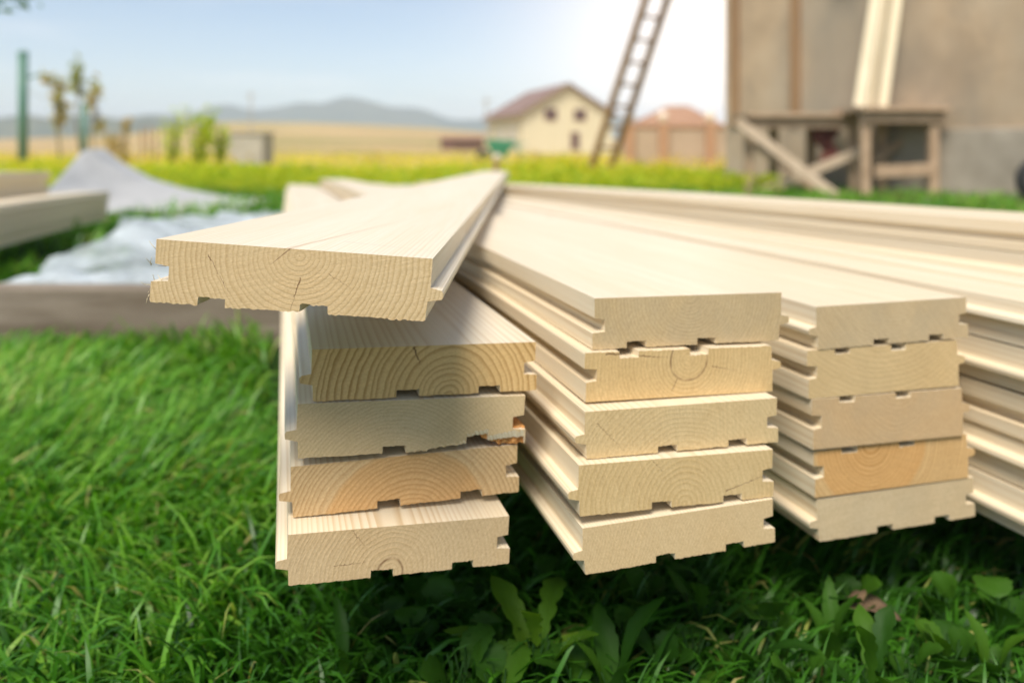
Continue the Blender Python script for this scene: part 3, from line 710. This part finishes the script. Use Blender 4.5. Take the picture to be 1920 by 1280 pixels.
# dry leaf
vs, fs = leaf_mesh('lance', .045, .014); bpos = P(1640, 1160, F * .36 / (1160 - HY))
Mx = Matrix.Rotation(R(80), 3, 'Z')
o = mesh_obj("dry_leaf", [Mx @ Vector(q) + Vector((.02, 0, 0)) for q in vs], fs, simple("dead_leaf", (.10, .06, .035), (.17, .11, .06), 60, .9), None, True, bpos)
o.modifiers.new("leaf thickness", 'SOLIDIFY').thickness = .0006
tag(o, "curled brown dry leaf lying in the dark grass below the third stack", "leaf")

# ------------------------------------------------------------------ meadow of yellow weeds behind the pile
def leaf_cloud(name, C, S, mat, seed, tint=(0, 1), label=None, cat=None, kind=None, parent=None, flat=.6):
    """many small leaf faces around given centres C (n,3) with sizes S (n)"""
    g = np.random.default_rng(seed); n = len(C)
    d = g.normal(size=(n, 3)); d[:, 2] *= flat; d /= np.linalg.norm(d, axis=1)[:, None]
    e = np.cross(d, g.normal(size=(n, 3))); e /= np.linalg.norm(e, axis=1)[:, None]
    S = np.asarray(S)[:, None]
    V = np.stack([C - d * S, C + e * S * .42, C + d * S, C - e * S * .42], 1).reshape(-1, 3)
    Q = np.arange(n)[:, None] * 4 + np.array([[0, 1, 2, 3]])
    o = arrays_obj(name, V, Q, np.zeros((0, 3), int), mat, np.repeat(g.uniform(*tint, n), 4), parent)
    if label: tag(o, label, cat, kind=kind)
    return o
def meadow(n, d0, d1, hmax, s0, s1, seed, name, mat, label, tint=(0, 1), umin=-.75, umax=.35, hpow=1.0, thr=.25, hmin=0):
    g = np.random.default_rng(seed); q = g.uniform(0, 1, n); d = d0 * (d1 / d0) ** q; x = g.uniform(umin, umax, n) * d
    pa = patchy(x, d, .9) * .6 + patchy(x + 9, d, 2.3) * .4
    k = pa > thr; x, d, pa = x[k], d[k], pa[k]; m = len(x)
    z = (hmin + (1 - hmin) * g.uniform(0, 1, m) ** hpow) * hmax * (.4 + .9 * pa) + terrain_h(x, d)
    return leaf_cloud(name, np.stack([x, d, z], -1), g.uniform(s0, s1, m) * (d / d0) ** .5, mat, seed + 1, tint, label, "wild plants", 'stuff')
meadow(34000, 6.4, 11, .22, .016, .036, 21, "meadow_weeds", M_meadow, "bright yellow green weeds growing behind the pile of boards", (0, .7), thr=.2)
meadow(11000, 9, 60, .17, .025, .05, 22, "meadow_weeds", M_meadow, "yellowing weeds of the meadow in front of the houses", (.3, 1), umax=.3, thr=.42)
meadow(8000, 7.5, 30, .24, .018, .034, 23, "meadow_flowers", M_petal, "yellow flowers scattered over the meadow weeds", (0, 1), umax=.3, thr=.40, hmin=.5)

meadow(5000, 11, 55, .30, .03, .06, 27, "dry_grass", M_dry, "dry brownish grass tufts between the yellow flowers", (.4, 1), umax=.3, thr=.55)

# ------------------------------------------------------------------ cream house, garage, garden wall
M_cream = simple("cream_siding", (.62, .55, .36), (.70, .62, .42), 1.2, .8, .3, 3, (8, 8, .2))
M_roof = simple("brown_tiles", (.20, .125, .10), (.28, .18, .145), 2, .7, .5, 14, (1, 4, 4))
M_glass = simple("window_glass", (.05, .03, .035), (.09, .05, .05), 2, .15)
M_frame = simple("brown_frame", (.22, .10, .07), (.28, .14, .09), 6, .6)
M_white = simple("white_paint", (.72, .71, .68), (.8, .79, .76), 6, .5)
def house(base, yaw, W, L, eave, apex, label, wallm, roofm, wins, hip=False):
    root = empty("house", base, label, "house"); E = Matrix.Rotation(yaw, 3, 'Z')
    def B(m, name, mat, par=None):
        m.v = [E @ v for v in m.v]; return mesh_obj(name, m.v, m.f, mat, par or root)
    m = MB(); w = W / 2
    m.add([(-w, 0, 0), (w, 0, 0), (w, 0, eave), (0, 0, apex), (-w, 0, eave), (-w, L, 0), (w, L, 0), (w, L, eave), (0, L, apex), (-w, L, eave)],
          [(0, 1, 2, 3, 4), (9, 8, 7, 6, 5), (0, 4, 9, 5), (1, 6, 7, 2), (0, 5, 6, 1), (2, 7, 8, 3), (3, 8, 9, 4)])
    B(m, "wall", wallm)
    m = MB(); o = .45; dz = (apex - eave) / w
    for s in (-1, 1):
        a = Vector((s * (w + o), -o, eave - o * dz + .03)); b = Vector((0, -o, apex + .03)); c = Vector((0, L + o, apex + .03)); d = Vector((s * (w + o), L + o, eave - o * dz + .03)); t = Vector((0, 0, .16))
        fs = [(0, 1, 2, 3), (7, 6, 5, 4), (0, 4, 5, 1), (1, 5, 6, 2), (2, 6, 7, 3), (3, 7, 4, 0)]
        m.add([a, b, c, d, a + t, b + t, c + t, d + t], fs)
    rf = B(m, "roof", roofm)
    for (x, z, ww, hh, side) in wins:
        m = MB(); n = MB(); t = .09
        for q in ((0, z + hh / 2, ww + 2 * t, t), (0, z - hh / 2, ww + 2 * t, t)): m.box((x + q[0], -.03, q[1]), (q[2], .1, q[3]))
        for q in (-1, 1): m.box((x + q * (ww / 2 + t / 2), -.03, z), (t, .1, hh - t))
        m.box((x, -.025, z), (.05, .06, hh - t))
        n.box((x, -.01, z), (ww, .03, hh - t))
        if side: 
            for mm in (m, n): mm.v = [Vector((-w + v.y, -v.x + 0, v.z)) for v in mm.v]
        f = B(m, "window", M_white if side else M_frame); B(n, "pane", M_glass, f)
    return root
hb = P(1064, 290, 58); hb.z = float(terrain_h(hb.x, hb.y)) - .1
house(hb, R(17), 7.2, 9.4, 3.15, 5.25, "cream gabled house with brown roof and two small upper windows, beside the ladder", M_cream, M_roof,
      [(-1.35, 3.05, .8, .75, 0), (1.0, 3.05, .8, .75, 0), (.6, 1.1, .5, 1.2, 0), (-2.4, 1.4, .8, 1.1, 1), (-5.2, 1.4, .8, 1.1, 1)])
M_tan = simple("tan_render", (.36, .27, .19), (.46, .35, .25), 1.5, .9)
M_roof2 = simple("rust_tiles", (.30, .16, .09), (.40, .23, .14), 2, .8, .5, 14)
gb = P(1272, 290, 40); gb.z = float(terrain_h(gb.x, gb.y)) - .1
root = empty("garage", gb, "low garage with rust brown hipped roof behind the garden wall", "garage")
m = MB(); m.box(gb + Vector((0, 1.8, .9)), (3.9, 3.6, 1.8)); m.build("wall", M_tan, root)
m = MB(); e, t_ = 1.62, 2.72
vs = [(-2.3, -.4, e), (2.3, -.4, e), (2.3, 4, e), (-2.3, 4, e), (-.2, 1.8, t_), (.9, 1.8, t_)]
m.add([Vector(q) + gb + Vector((0, 0, .12)) for q in vs], [(0, 1, 5, 4), (1, 2, 5), (2, 3, 4, 5), (3, 0, 4), (3, 2, 1, 0)]); m.build("roof", M_roof2, root)
m = MB(); m.box(gb + Vector((-.4, -.03, .85)), (1.6, .06, 1.6), None, .01); m.build("door", M_frame, root)
# garden wall with posts and globe lamps
M_brick = simple("orange_brick", (.36, .20, .11), (.46, .27, .16), 9, .9, .3, 30)
M_globe = simple("lamp_globe", (.75, .62, .5), (.82, .7, .58), 4, .2)
gw0 = P(1168, 316, 16.2); gw0.z = 0
root = empty("garden_wall", gw0, "beige garden wall with brick posts and globe lamps left of the building", "wall")
m = MB(); m.box((gw0.x + 1.9, 16.2, .42), (3.8, .14, .84), None, .01); m.build("panel", M_tan, root)
m = MB(); m.box((gw0.x + 1.9, 16.2, .87), (3.86, .2, .055), None, .01); m.build("coping", M_brick, root)
for ux in (1243, 1331, 1180):
    x = (ux - CX) / F * 16.1; m = MB(); m.box((x, 16.1, .47), (.17, .24, .94), None, .008); p_ = m.build("post", M_brick, root)
    m = MB(); m.lathe([(.001, .94), (.07, .94), (.05, .98), (.09, 1.02), (.115, 1.08), (.09, 1.15), (.04, 1.19), (.001, 1.195)], (x, 16.1, 0), n=16); m.build("globe_lamp", M_globe, root, True)

# ------------------------------------------------------------------ plastered building at the right
A = Vector((2.29, 8.3, 0)); Bp = Vector((3.93, 5.75, 0)); dirw = (Bp - A).normalized(); nrm = Vector((dirw.y, -dirw.x, 0))   # nrm faces the camera
if nrm.dot(-A) < 0: nrm = -nrm
N = NT("old_plaster"); p = N.geo(); n1 = N.noise(p, 1.6, 6, .6); n2 = N.noise(N.vmath('MULTIPLY', p, (1, 1, .4)), 3.5, 5, .65)
c = N.ramp(n1, [(.3, (.33, .245, .16)), (.5, (.45, .335, .22)), (.7, (.50, .39, .27))])
c = N.mix(N.maprange(n2, .5, .72, 0, .6), c, (.22, .19, .15)); c = N.mix(N.maprange(N.noise(N.vmath('MULTIPLY', p, (.6, .6, .35)), 1.1, 3), .38, .6, 0, .65), c, (.27, .24, .19)); N.col(c); N.rough(.95); N.bump(N.noise(p, 25, 5), .4, .01); M_plast = N.m
M_plinth = simple("grey_plinth", (.26, .225, .175), (.40, .35, .28), 4, .95, .5, 25, detail=6)
wl = 6.5; Erot = Matrix((dirw, -nrm, Vector((0, 0, 1)))).transposed()
root = empty("plastered_building", A, "tall bare plastered building filling the right background", "building")
m = MB(); m.box(A + dirw * wl / 2 - nrm * 2.5 + Vector((0, 0, 1.9)), (wl, 5, 3.8), Erot); m.build("wall", M_plast, root)
m = MB(); m.box(A + dirw * (wl / 2 + .9) + nrm * .02 + Vector((0, 0, .28)), (wl - 1.8, .06, .56), Erot, .008); m.build("plinth", M_plinth, root)
m = MB(); m.box(A + dirw * wl / 2 - nrm * 2.5 + Vector((0, 0, 3.9)), (wl + .7, 5.7, .18), Erot, .02); m.build("roof", M_roof, root)
M_batten = simple("brown_batten", (.24, .14, .07), (.34, .21, .11), 10, .85, .3, 40, (1, 1, .1))
def on_wall(ux, off):                                             # where a photo column meets the wall plane
    k = (ux - CX) / F; t = (k * A.y - A.x) / (dirw.x - k * dirw.y); return A + dirw * t + nrm * off
for ux, wd in ((1380, .09), (1493, .10)):
    q = on_wall(ux, .02); m = MB(); m.box(q + Vector((0, 0, 2.2)), (wd, .04, 3.1), Erot, .004); m.build("batten", M_batten, root)
q = on_wall(1605, .06); m = MB(); m.box(q + Vector((0, 0, 2.12)), (.28, .14, .2), Erot, .01); m.build("bracket", M_batten, root)

# ladder
M_lad = simple("ladder_wood", (.30, .17, .075), (.42, .25, .12), 8, .8, .2, 60, (1, 1, .2))
b0 = P(1120, 338, 10.1); b0.z = 0; tp = Vector((2.14, 8.55, 3.7)); lean = tp - b0; rd = Vector((-lean.y, lean.x, 0)).normalized(); rd = rd if rd.x > 0 else -rd
root = empty("ladder", b0, "wooden ladder leaning up to the right against the plastered building", "ladder")
hw = .17
for s in (-1, 1):
    m = MB(); m.beam(b0 + rd * hw * s, tp + rd * hw * s, .05, .085, rd, .006); m.build("rail", M_lad, root)
n_r = 14
for i in range(n_r):
    p = b0 + lean * ((i + .6) / (n_r + .2)); m = MB(); m.tube([p - rd * hw, p + rd * hw], .02, 8); m.build("rung", M_lad, root, True)

# ------------------------------------------------------------------ trestles, boards leaning, cloth, wheel
M_tres = simple("trestle_wood", (.33, .225, .14), (.46, .33, .22), 9, .85, .3, 50, (1, 1, 1))
M_tresl = simple("pale_lumber", (.42, .32, .22), (.54, .43, .31), 9, .85, .3, 50)
def bm_(root, name, pts, w, h, mat, up=(0, 1, 0)):
    m = MB(); m.beam(pts[0], pts[1], w, h, up, .004); return m.build(name, mat, root)
dT = 6.6
def G(u, d): q = P(u, HY, d); q.z = 0; return q
def trestle(root, uL, uR, d, depth, vt, legs, mat):
    h = CAMZ - (vt - HY) / F * d
    for dd in (0, depth):
        pass
    a, b = P(uL, vt, d), P(uR, vt, d)
    m = MB(); m.box(((a + b) / 2) + Vector((0, depth / 2, -.02)), ((b - a).length, depth + .1, .04), None, .004); m.build("tabletop", mat, root)
    m = MB(); m.box(((a + b) / 2) + Vector((0, .02, -.085)), ((b - a).length * .94, .035, .09), None, .004); m.build("apron", mat, root)
    for u_, back in legs:
        q = G(u_, d + (depth if back else 0)); x = (u_ - CX) / F * d if not back else q.x
        top = Vector((x, d + (depth - .03 if back else .06), h - .04)); m = MB(); m.beam(Vector((x, top.y, 0)), top, .075, .06, (0, 1, 0), .004); m.build("leg", mat, root)
    return h
r1 = empty("trestle_bench", G(1510, dT), "long wooden trestle bench with crossed braces in front of the building", "trestle")
h1 = trestle(r1, 1398, 1618, dT, .42, 212, [(1408, 0), (1607, 0), (1448, 1), (1518, 1)], M_tres)
bm_(r1, "brace", (P(1383, 228, dT - .05), P(1572, 372, dT - .25)), .085, .03, M_tresl, (0, 1, 0))
bm_(r1, "brace", (P(1425, 362, dT - .02), P(1622, 280, dT - .02)), .08, .03, M_tresl, (0, 1, 0))
bm_(r1, "brace", (P(1415, 270, dT + .3), P(1530, 355, dT + .2)), .06, .03, M_tres, (0, 1, 0))
dU = 6.2
r2 = empty("trestle_bench", G(1700, dU), "smaller wooden trestle bench to the right of the crossed braces", "trestle")
h2 = trestle(r2, 1614, 1778, dU, .5, 200, [(1628, 0), (1757, 0), (1650, 1), (1735, 1)], M_tres)
bm_(r2, "rail", (P(1640, 322, dU + .04), P(1748, 318, dU + .04)), .03, .1, M_tres, (0, 0, 1))
bm_(r2, "brace", (P(1640, 300, dU + .4), P(1745, 230, dU + .4)), .06, .03, M_tres, (0, 1, 0))
M_pale = simple("fresh_boards", (.66, .56, .38), (.76, .66, .47), 12, .6, .1, 80, (1, 1, .1))
for i, (ub, ut, lab) in enumerate(((1611, 1640, "left of three pale boards standing on the bench and leaning on the building wall"), (1633, 1660, "middle one of three pale boards standing on the bench and leaning on the wall"), (1654, 1680, "right of three pale boards standing on the bench and leaning on the building wall"))):
    dd = dU + .12 + .03 * i; a = Vector(((ub - CX) / F * dd, dd, h2 + .003)); tq = on_wall(ut + 40, .06 + .03 * i); b = Vector((tq.x, tq.y, 0)); b.z = 0
    k = 2.0; zt = 2.35
    dirb = P(ut, 0, dd + .18) - P(ub, 190, dd); b = a + dirb * ((zt - a.z) / dirb.z)
    m = MB(); m.beam(a, b, (.088, .07, .08)[i], .028, ((.25, 1, 0), (-.75, 1, 0), (.1, 1, 0))[i], .002); o = m.build("wooden_board", M_pale); tag(o, lab, "floorboard", "boards leaning on the building")
# red cloth under the bench
M_red = simple("red_cloth", (.12, .045, .035), (.20, .06, .045), 12, .95)
c0 = P(1545, 222, dT + .1); u, v = np.meshgrid(np.linspace(0, 1, 24), np.linspace(0, 1, 24), indexing='ij')
wid = .25 * (1 - .72 * v) + .03 * np.sin(v * 9); X = c0.x + (u - .5) * wid + .06 * v + .02 * np.sin(v * 12); Yc = c0.y + .03 * np.sin(u * 14 + 2 * v); Zc = c0.z - .05 - v * .36
o = sheet("red_cloth", X, Yc, Zc, M_red); o.modifiers[0].thickness = .006
tag(o, "dark red cloth hanging under the trestle bench", "cloth")
# wheel at the right edge
wc = P(1950, 352, 5.6); M_rub = simple("black_rubber", (.015, .015, .015), (.03, .03, .03), 30, .8); M_steel = simple("grey_steel", (.3, .3, .3), (.4, .4, .4), 10, .4, metal=.6)
wc.z = .175
root = empty("cart_wheel", Vector((wc.x, wc.y, 0)), "black tyred wheel standing by the building at the right edge", "wheel")
m = MB(); nn = 32; rr_, rt = .135, .04
vs = []; fs = []
for i in range(nn):
    a = 2 * math.pi * i / nn
    for j in range(12):
        b = 2 * math.pi * j / 12; q = rr_ + rt * math.cos(b); vs.append(wc + Vector((q * math.cos(a), rt * math.sin(b), q * math.sin(a))))
for i in range(nn):
    for j in range(12): fs.append((i * 12 + j, i * 12 + (j + 1) % 12, ((i + 1) % nn) * 12 + (j + 1) % 12, ((i + 1) % nn) * 12 + j))
m.add(vs, fs); m.build("tyre", M_rub, root, True)
m = MB(); m.box(wc, (.2, .02, .02)); m.box(wc, (.02, .02, .2)); m.tube([wc - Vector((0, .04, 0)), wc + Vector((0, .04, 0))], .03, 12); m.build("rim", M_steel, root)

# ------------------------------------------------------------------ things in the meadow at the left
M_gpost = simple("green_post_paint", (.06, .16, .12), (.09, .21, .15), 8, .5)
M_conc = simple("concrete", (.33, .31, .26), (.43, .40, .34), 6, .95, .3, 30)
for u_, vt, d, r, lab in ((43, 100, 13, .075, "tall green fence post at the left edge of the meadow"), (158, 196, 21, .08, "shorter dark green fence post behind the drying plants")):
    z = CAMZ - (vt - HY) / F * d; b = G(u_, d); b.z = float(terrain_h(b.x, b.y)); root = empty("fence_post", b, lab, "post", "green fence posts")
    m = MB(); m.tube([b, Vector((b.x, b.y, z))], r, 12); m.build("pole", M_gpost, root, True)
    m = MB(); m.lathe([(r * 1.15, z - .03), (r * 1.15, z + .01), (r * .6, z + .04), (.001, z + .045)], (b.x, b.y, 0), n=12); m.build("cap", M_gpost, root, True)
    if d == 13:
        m = MB(); m.tube([Vector((b.x, d, CAMZ + 1.18)), Vector((b.x + .35, d, CAMZ + 1.27)), Vector((b.x + .62, d, CAMZ + 1.13))], .02, 6); m.build("arm", M_gpost, root, True)
for i, (u_, vt, d, lab) in enumerate(((232, 232, 18, "thin bare stake right of the drying plants"), (266, 238, 19, "thin stake, third from the right before the shrub"), (279, 236, 19.5, "thin stake, second from the right before the shrub"), (292, 240, 20, "thin stake nearest to the yellow green shrub"), (470, 172, 120, "far pale utility pole above the ridge"), (912, 182, 110, "faint utility pole just left of the cream house"))):
    b = G(u_, d); b.z = float(terrain_h(b.x, b.y)) - .05; z = CAMZ - (vt - HY) / F * d; rr_ = .03 if d < 50 else .16
    m = MB(); m.tube([b, Vector((b.x, b.y, z))], [rr_, rr_ * .8], 8)
    if d > 50: m.box((b.x, b.y, z - .6), (1.6, .14, .14))
    tag(m.build("garden_stake" if d < 50 else "utility_pole", M_batten if d < 50 else M_conc), lab, "stake" if d < 50 else "pole")
# fence wires
m = MB(); fa, fb = G(43, 13), G(158, 21)
for zz in (.5, .95, 1.4): m.tube([fa + Vector((0, 0, zz)), fb + Vector((0, 0, zz)), G(300, 30) + Vector((0, 0, zz))], .006, 5)
tag(m.build("wire_fence", M_steel), "thin fence wires strung between the green posts", "fence")

def tall_plant(u_, vt, d, seed, label, clumps, tint=(.0, 1), cat="plant", name="drying_plant"):
    g = np.random.default_rng(seed); b = G(u_, d); b.z = float(terrain_h(b.x, b.y)); top = CAMZ - (vt - HY) / F * d; root = empty(name, b, label, cat)
    m = MB(); k = 6; pts = [b + Vector((.03 * math.sin(i * 1.3 + seed), .02 * math.cos(i), (top - b.z) * i / k)) for i in range(k + 1)]
    m.tube(pts, [.022 - .002 * i for i in range(k + 1)], 7)
    C = []
    for (cu, cv, r, n) in clumps:
        c = P(cu, cv, d + g.uniform(-.1, .1)); m.tube([pts[min(k, max(1, int(k * (c.z - b.z) / (top - b.z + .01)) - 1))], (pts[-2] + c) / 2 + Vector((0, 0, .05)), c], .009, 5)
        C.append(np.array(c) + g.normal(size=(n, 3)) * np.array([r * .6, r * .6, r]))
    m.build("stem", M_stem, root, True); C = np.concatenate(C) - np.array(b)
    leaf_cloud("foliage", C, g.uniform(.035, .085, len(C)), M_dry, seed + 3, tint, parent=root)
tall_plant(108, 150, 12, 31, "drying plant with drooping brown tuft nearest the tall green post", [(110, 160, .09, 60), (105, 185, .07, 40), (115, 205, .09, 60), (108, 230, .07, 40), (85, 148, .06, 30)], (.2, 1))
tall_plant(148, 128, 12.5, 32, "tallest drying plant with a green crown of leaves", [(146, 140, .10, 70), (140, 160, .07, 40), (150, 175, .05, 20)], (0, .5))
tall_plant(178, 160, 12.3, 33, "drying plant with a leaning top, right of the tallest one", [(180, 170, .08, 45), (170, 190, .07, 40), (188, 235, .06, 40)], (.2, 1))
tall_plant(236, 222, 13, 34, "low yellow brown plant between the stakes", [(238, 235, .06, 40), (230, 290, .12, 80), (210, 270, .1, 80)], (.5, 1))
def shrub(u_, vt, d, w, seed, n, label, tint):
    g = np.random.default_rng(seed); b = G(u_, d); b.z = float(terrain_h(b.x, b.y)); top = CAMZ - (vt - HY) / F * d - b.z; root = empty("shrub", b, label, "shrub", "young shrubs in the meadow")
    C = []
    for i in range(6):
        a = g.uniform(-1, 1) * w; p0 = b; p1 = b + Vector((a * .5, g.uniform(-.1, .1), top * .5)); p2 = b + Vector((a, g.uniform(-.15, .15), top * g.uniform(.7, 1)))
        m = MB(); m.tube([p0, p1, p2], [.018, .012, .005], 6); m.build("stem", M_stem, root, True)
        t = g.uniform(.15, 1, n // 6)[:, None]; C.append(np.where(t < .5, np.array(p0) + (np.array(p1) - np.array(p0)) * t * 2, np.array(p1) + (np.array(p2) - np.array(p1)) * (t * 2 - 1)) + g.normal(size=(n // 6, 3)) * .06)
    leaf_cloud("foliage", np.concatenate(C) - np.array(b), g.uniform(.03, .07, (n // 6) * 6), M_meadow, seed, tint, parent=root)
shrub(322, 216, 12, .12, 41, 190, "slim yellow green shrub left of the bushy one", (0, .5))
shrub(368, 205, 11.5, .26, 42, 420, "bushy yellow green shrub in front of the concrete box", (0, .7))
shrub(412, 222, 11.8, .12, 43, 190, "thin dark stemmed shrub touching the concrete box", (0, .5))
cb = G(461, 13.2); root = empty("concrete_box", cb, "grey concrete box standing in the weeds by the shrubs", "box")
m = MB(); m.box(cb + Vector((0, .3, .33)), (.58, .6, .66), None, .012); m.build("body", M_conc, root)
m = MB(); m.box(cb + Vector((0, .3, .675)), (.64, .66, .03), None, .006); m.build("lid", M_conc, root)
# wheelbarrow
M_grn = simple("green_enamel", (.03, .22, .13), (.05, .28, .17), 7, .4)
wb = G(945, 22); wb.z = float(terrain_h(wb.x, wb.y)); root = empty("wheelbarrow", wb, "green wheelbarrow standing in front of the cream house", "wheelbarrow")
m = MB(); m.add([wb + Vector(q) for q in ((-.42, -.3, .42), (.2, -.3, .42), (.2, .3, .42), (-.42, .3, .42), (-.52, -.36, .68), (.42, -.36, .62), (.42, .36, .62), (-.52, .36, .68), (-.25, -.2, .16), (.05, -.2, .16), (.05, .2, .16), (-.25, .2, .16))],
    [(0, 1, 5, 4), (1, 2, 6, 5), (2, 3, 7, 6), (3, 0, 4, 7), (8, 9, 1, 0), (9, 10, 2, 1), (10, 11, 3, 2), (11, 8, 0, 3), (11, 10, 9, 8)]); m.build("tray", M_grn, root)
for s in (-.25, .25):
    m = MB(); m.tube([wb + Vector((-.55, s * .3, .2)), wb + Vector((.1, s, .4)), wb + Vector((.62, s * 1.1, .58))], .02, 6); m.build("handle", M_grn, root, True)
    m = MB(); m.tube([wb + Vector((.4, s, .5)), wb + Vector((.5, s, 0))], .03, 6); m.build("leg", M_grn, root, True)
m = MB(); m.lathe([(.06, -.04), (.19, -.05), (.2, 0), (.19, .05), (.06, .04)], (0, 0, 0), n=20); m.v = [wb + Vector((-.6, 0, .2)) + Vector((v.x, v.z, v.y)) for v in m.v]; m.build("wheel", M_rub, root, True)
# low brown shed
sb = G(866, 70); sb.z = float(terrain_h(sb.x, sb.y)) - .1; root = empty("shed", sb, "low long brown shed in the field left of the cream house", "shed")
m = MB(); m.box(sb + Vector((0, 1, .6)), (3.8, 2, 1.2)); m.build("wall", simple("shed_boards", (.16, .08, .05), (.24, .13, .08), 3, .9, .3, 8), root)
m = MB(); m.box(sb + Vector((0, .9, 1.27)), (4.2, 2.6, .12), Euler((R(6), 0, 0))); m.build("roof", M_roof2, root)
m = MB(); m.box(sb + Vector((-1.2, -.02, .5)), (.7, .06, .95), None, .01); m.build("door", M_frame, root)
# stake at the far end of the plank
pk = G(930, 7.6); root = empty("survey_stake", pk, "short brown wooden stake standing behind the far end of the loose plank", "stake")
m = MB(); m.box(pk + Vector((0, 0, .15)), (.055, .05, .30), None, .006); m.build("post", M_batten, root)
m = MB(); m.lathe([(.001, .30), (.035, .30), (.045, .325), (.03, .35), (.001, .355)], (pk.x + .01, pk.y, 0), n=14); m.build("knob", M_globe, root, True)

# tree whose lowest twig hangs into the upper left corner
tb = Vector((-3.35, 3.7, 0)); root = empty("young_tree", tb, "young tree whose leafy twig hangs into the upper left corner", "tree")
g = np.random.default_rng(77); m = MB(); m.tube([tb, tb + Vector((.03, 0, .8)), tb + Vector((0, .05, 1.6)), tb + Vector((.05, 0, 2.6))], [.06, .05, .04, .015], 10)
Cs = []
for i in range(14):
    z = g.uniform(.95, 2.5); a = g.uniform(0, 6.28); L = g.uniform(.5, .9)
    if i == 0: z, a, L = 1.1, -.02, 1.0
    e = tb + Vector((math.cos(a) * L, math.sin(a) * L, z + (.12 if i else .06))); m.tube([tb + Vector((0, 0, z - .1)), (tb + Vector((0, 0, z)) + e) / 2 + Vector((0, 0, .06)), e], [.018, .012, .004], 6)
    t = g.uniform(.3, 1.0, 90)[:, None]; Cs.append(np.array(tb + Vector((0, 0, z))) * (1 - t) + np.array(e) * t + g.normal(size=(90, 3)) * np.array([.09, .09, .05]))
m.build("trunk", M_stem, root, True)
leaf_cloud("crown", np.concatenate(Cs) - np.array(tb), g.uniform(.025, .05, 14 * 90), M_weed, 78, (.3, 1), parent=root)

# timbers under the pile
bearer(1.05, .085, .02, .9, .0, "rough timber under the near part of the pile of boards")

# ------------------------------------------------------------------ air
HZ = NT("air"); HZ.t.nodes.remove(HZ.b); pv = HZ.n('ShaderNodeVolumePrincipled')
pv.inputs['Color'].default_value = (.76, .87, 1.0, 1); pv.inputs['Density'].default_value = .0010; pv.inputs['Anisotropy'].default_value = .0
HZ.t.links.new(pv.outputs[0], HZ.out.inputs['Volume'])
m = MB(); m.box((0, 0, 29), (2600, 2600, 68)); hz = m.build("haze", HZ.m); tag(hz, "thin blue haze over the fields and hills", "haze", kind='stuff')
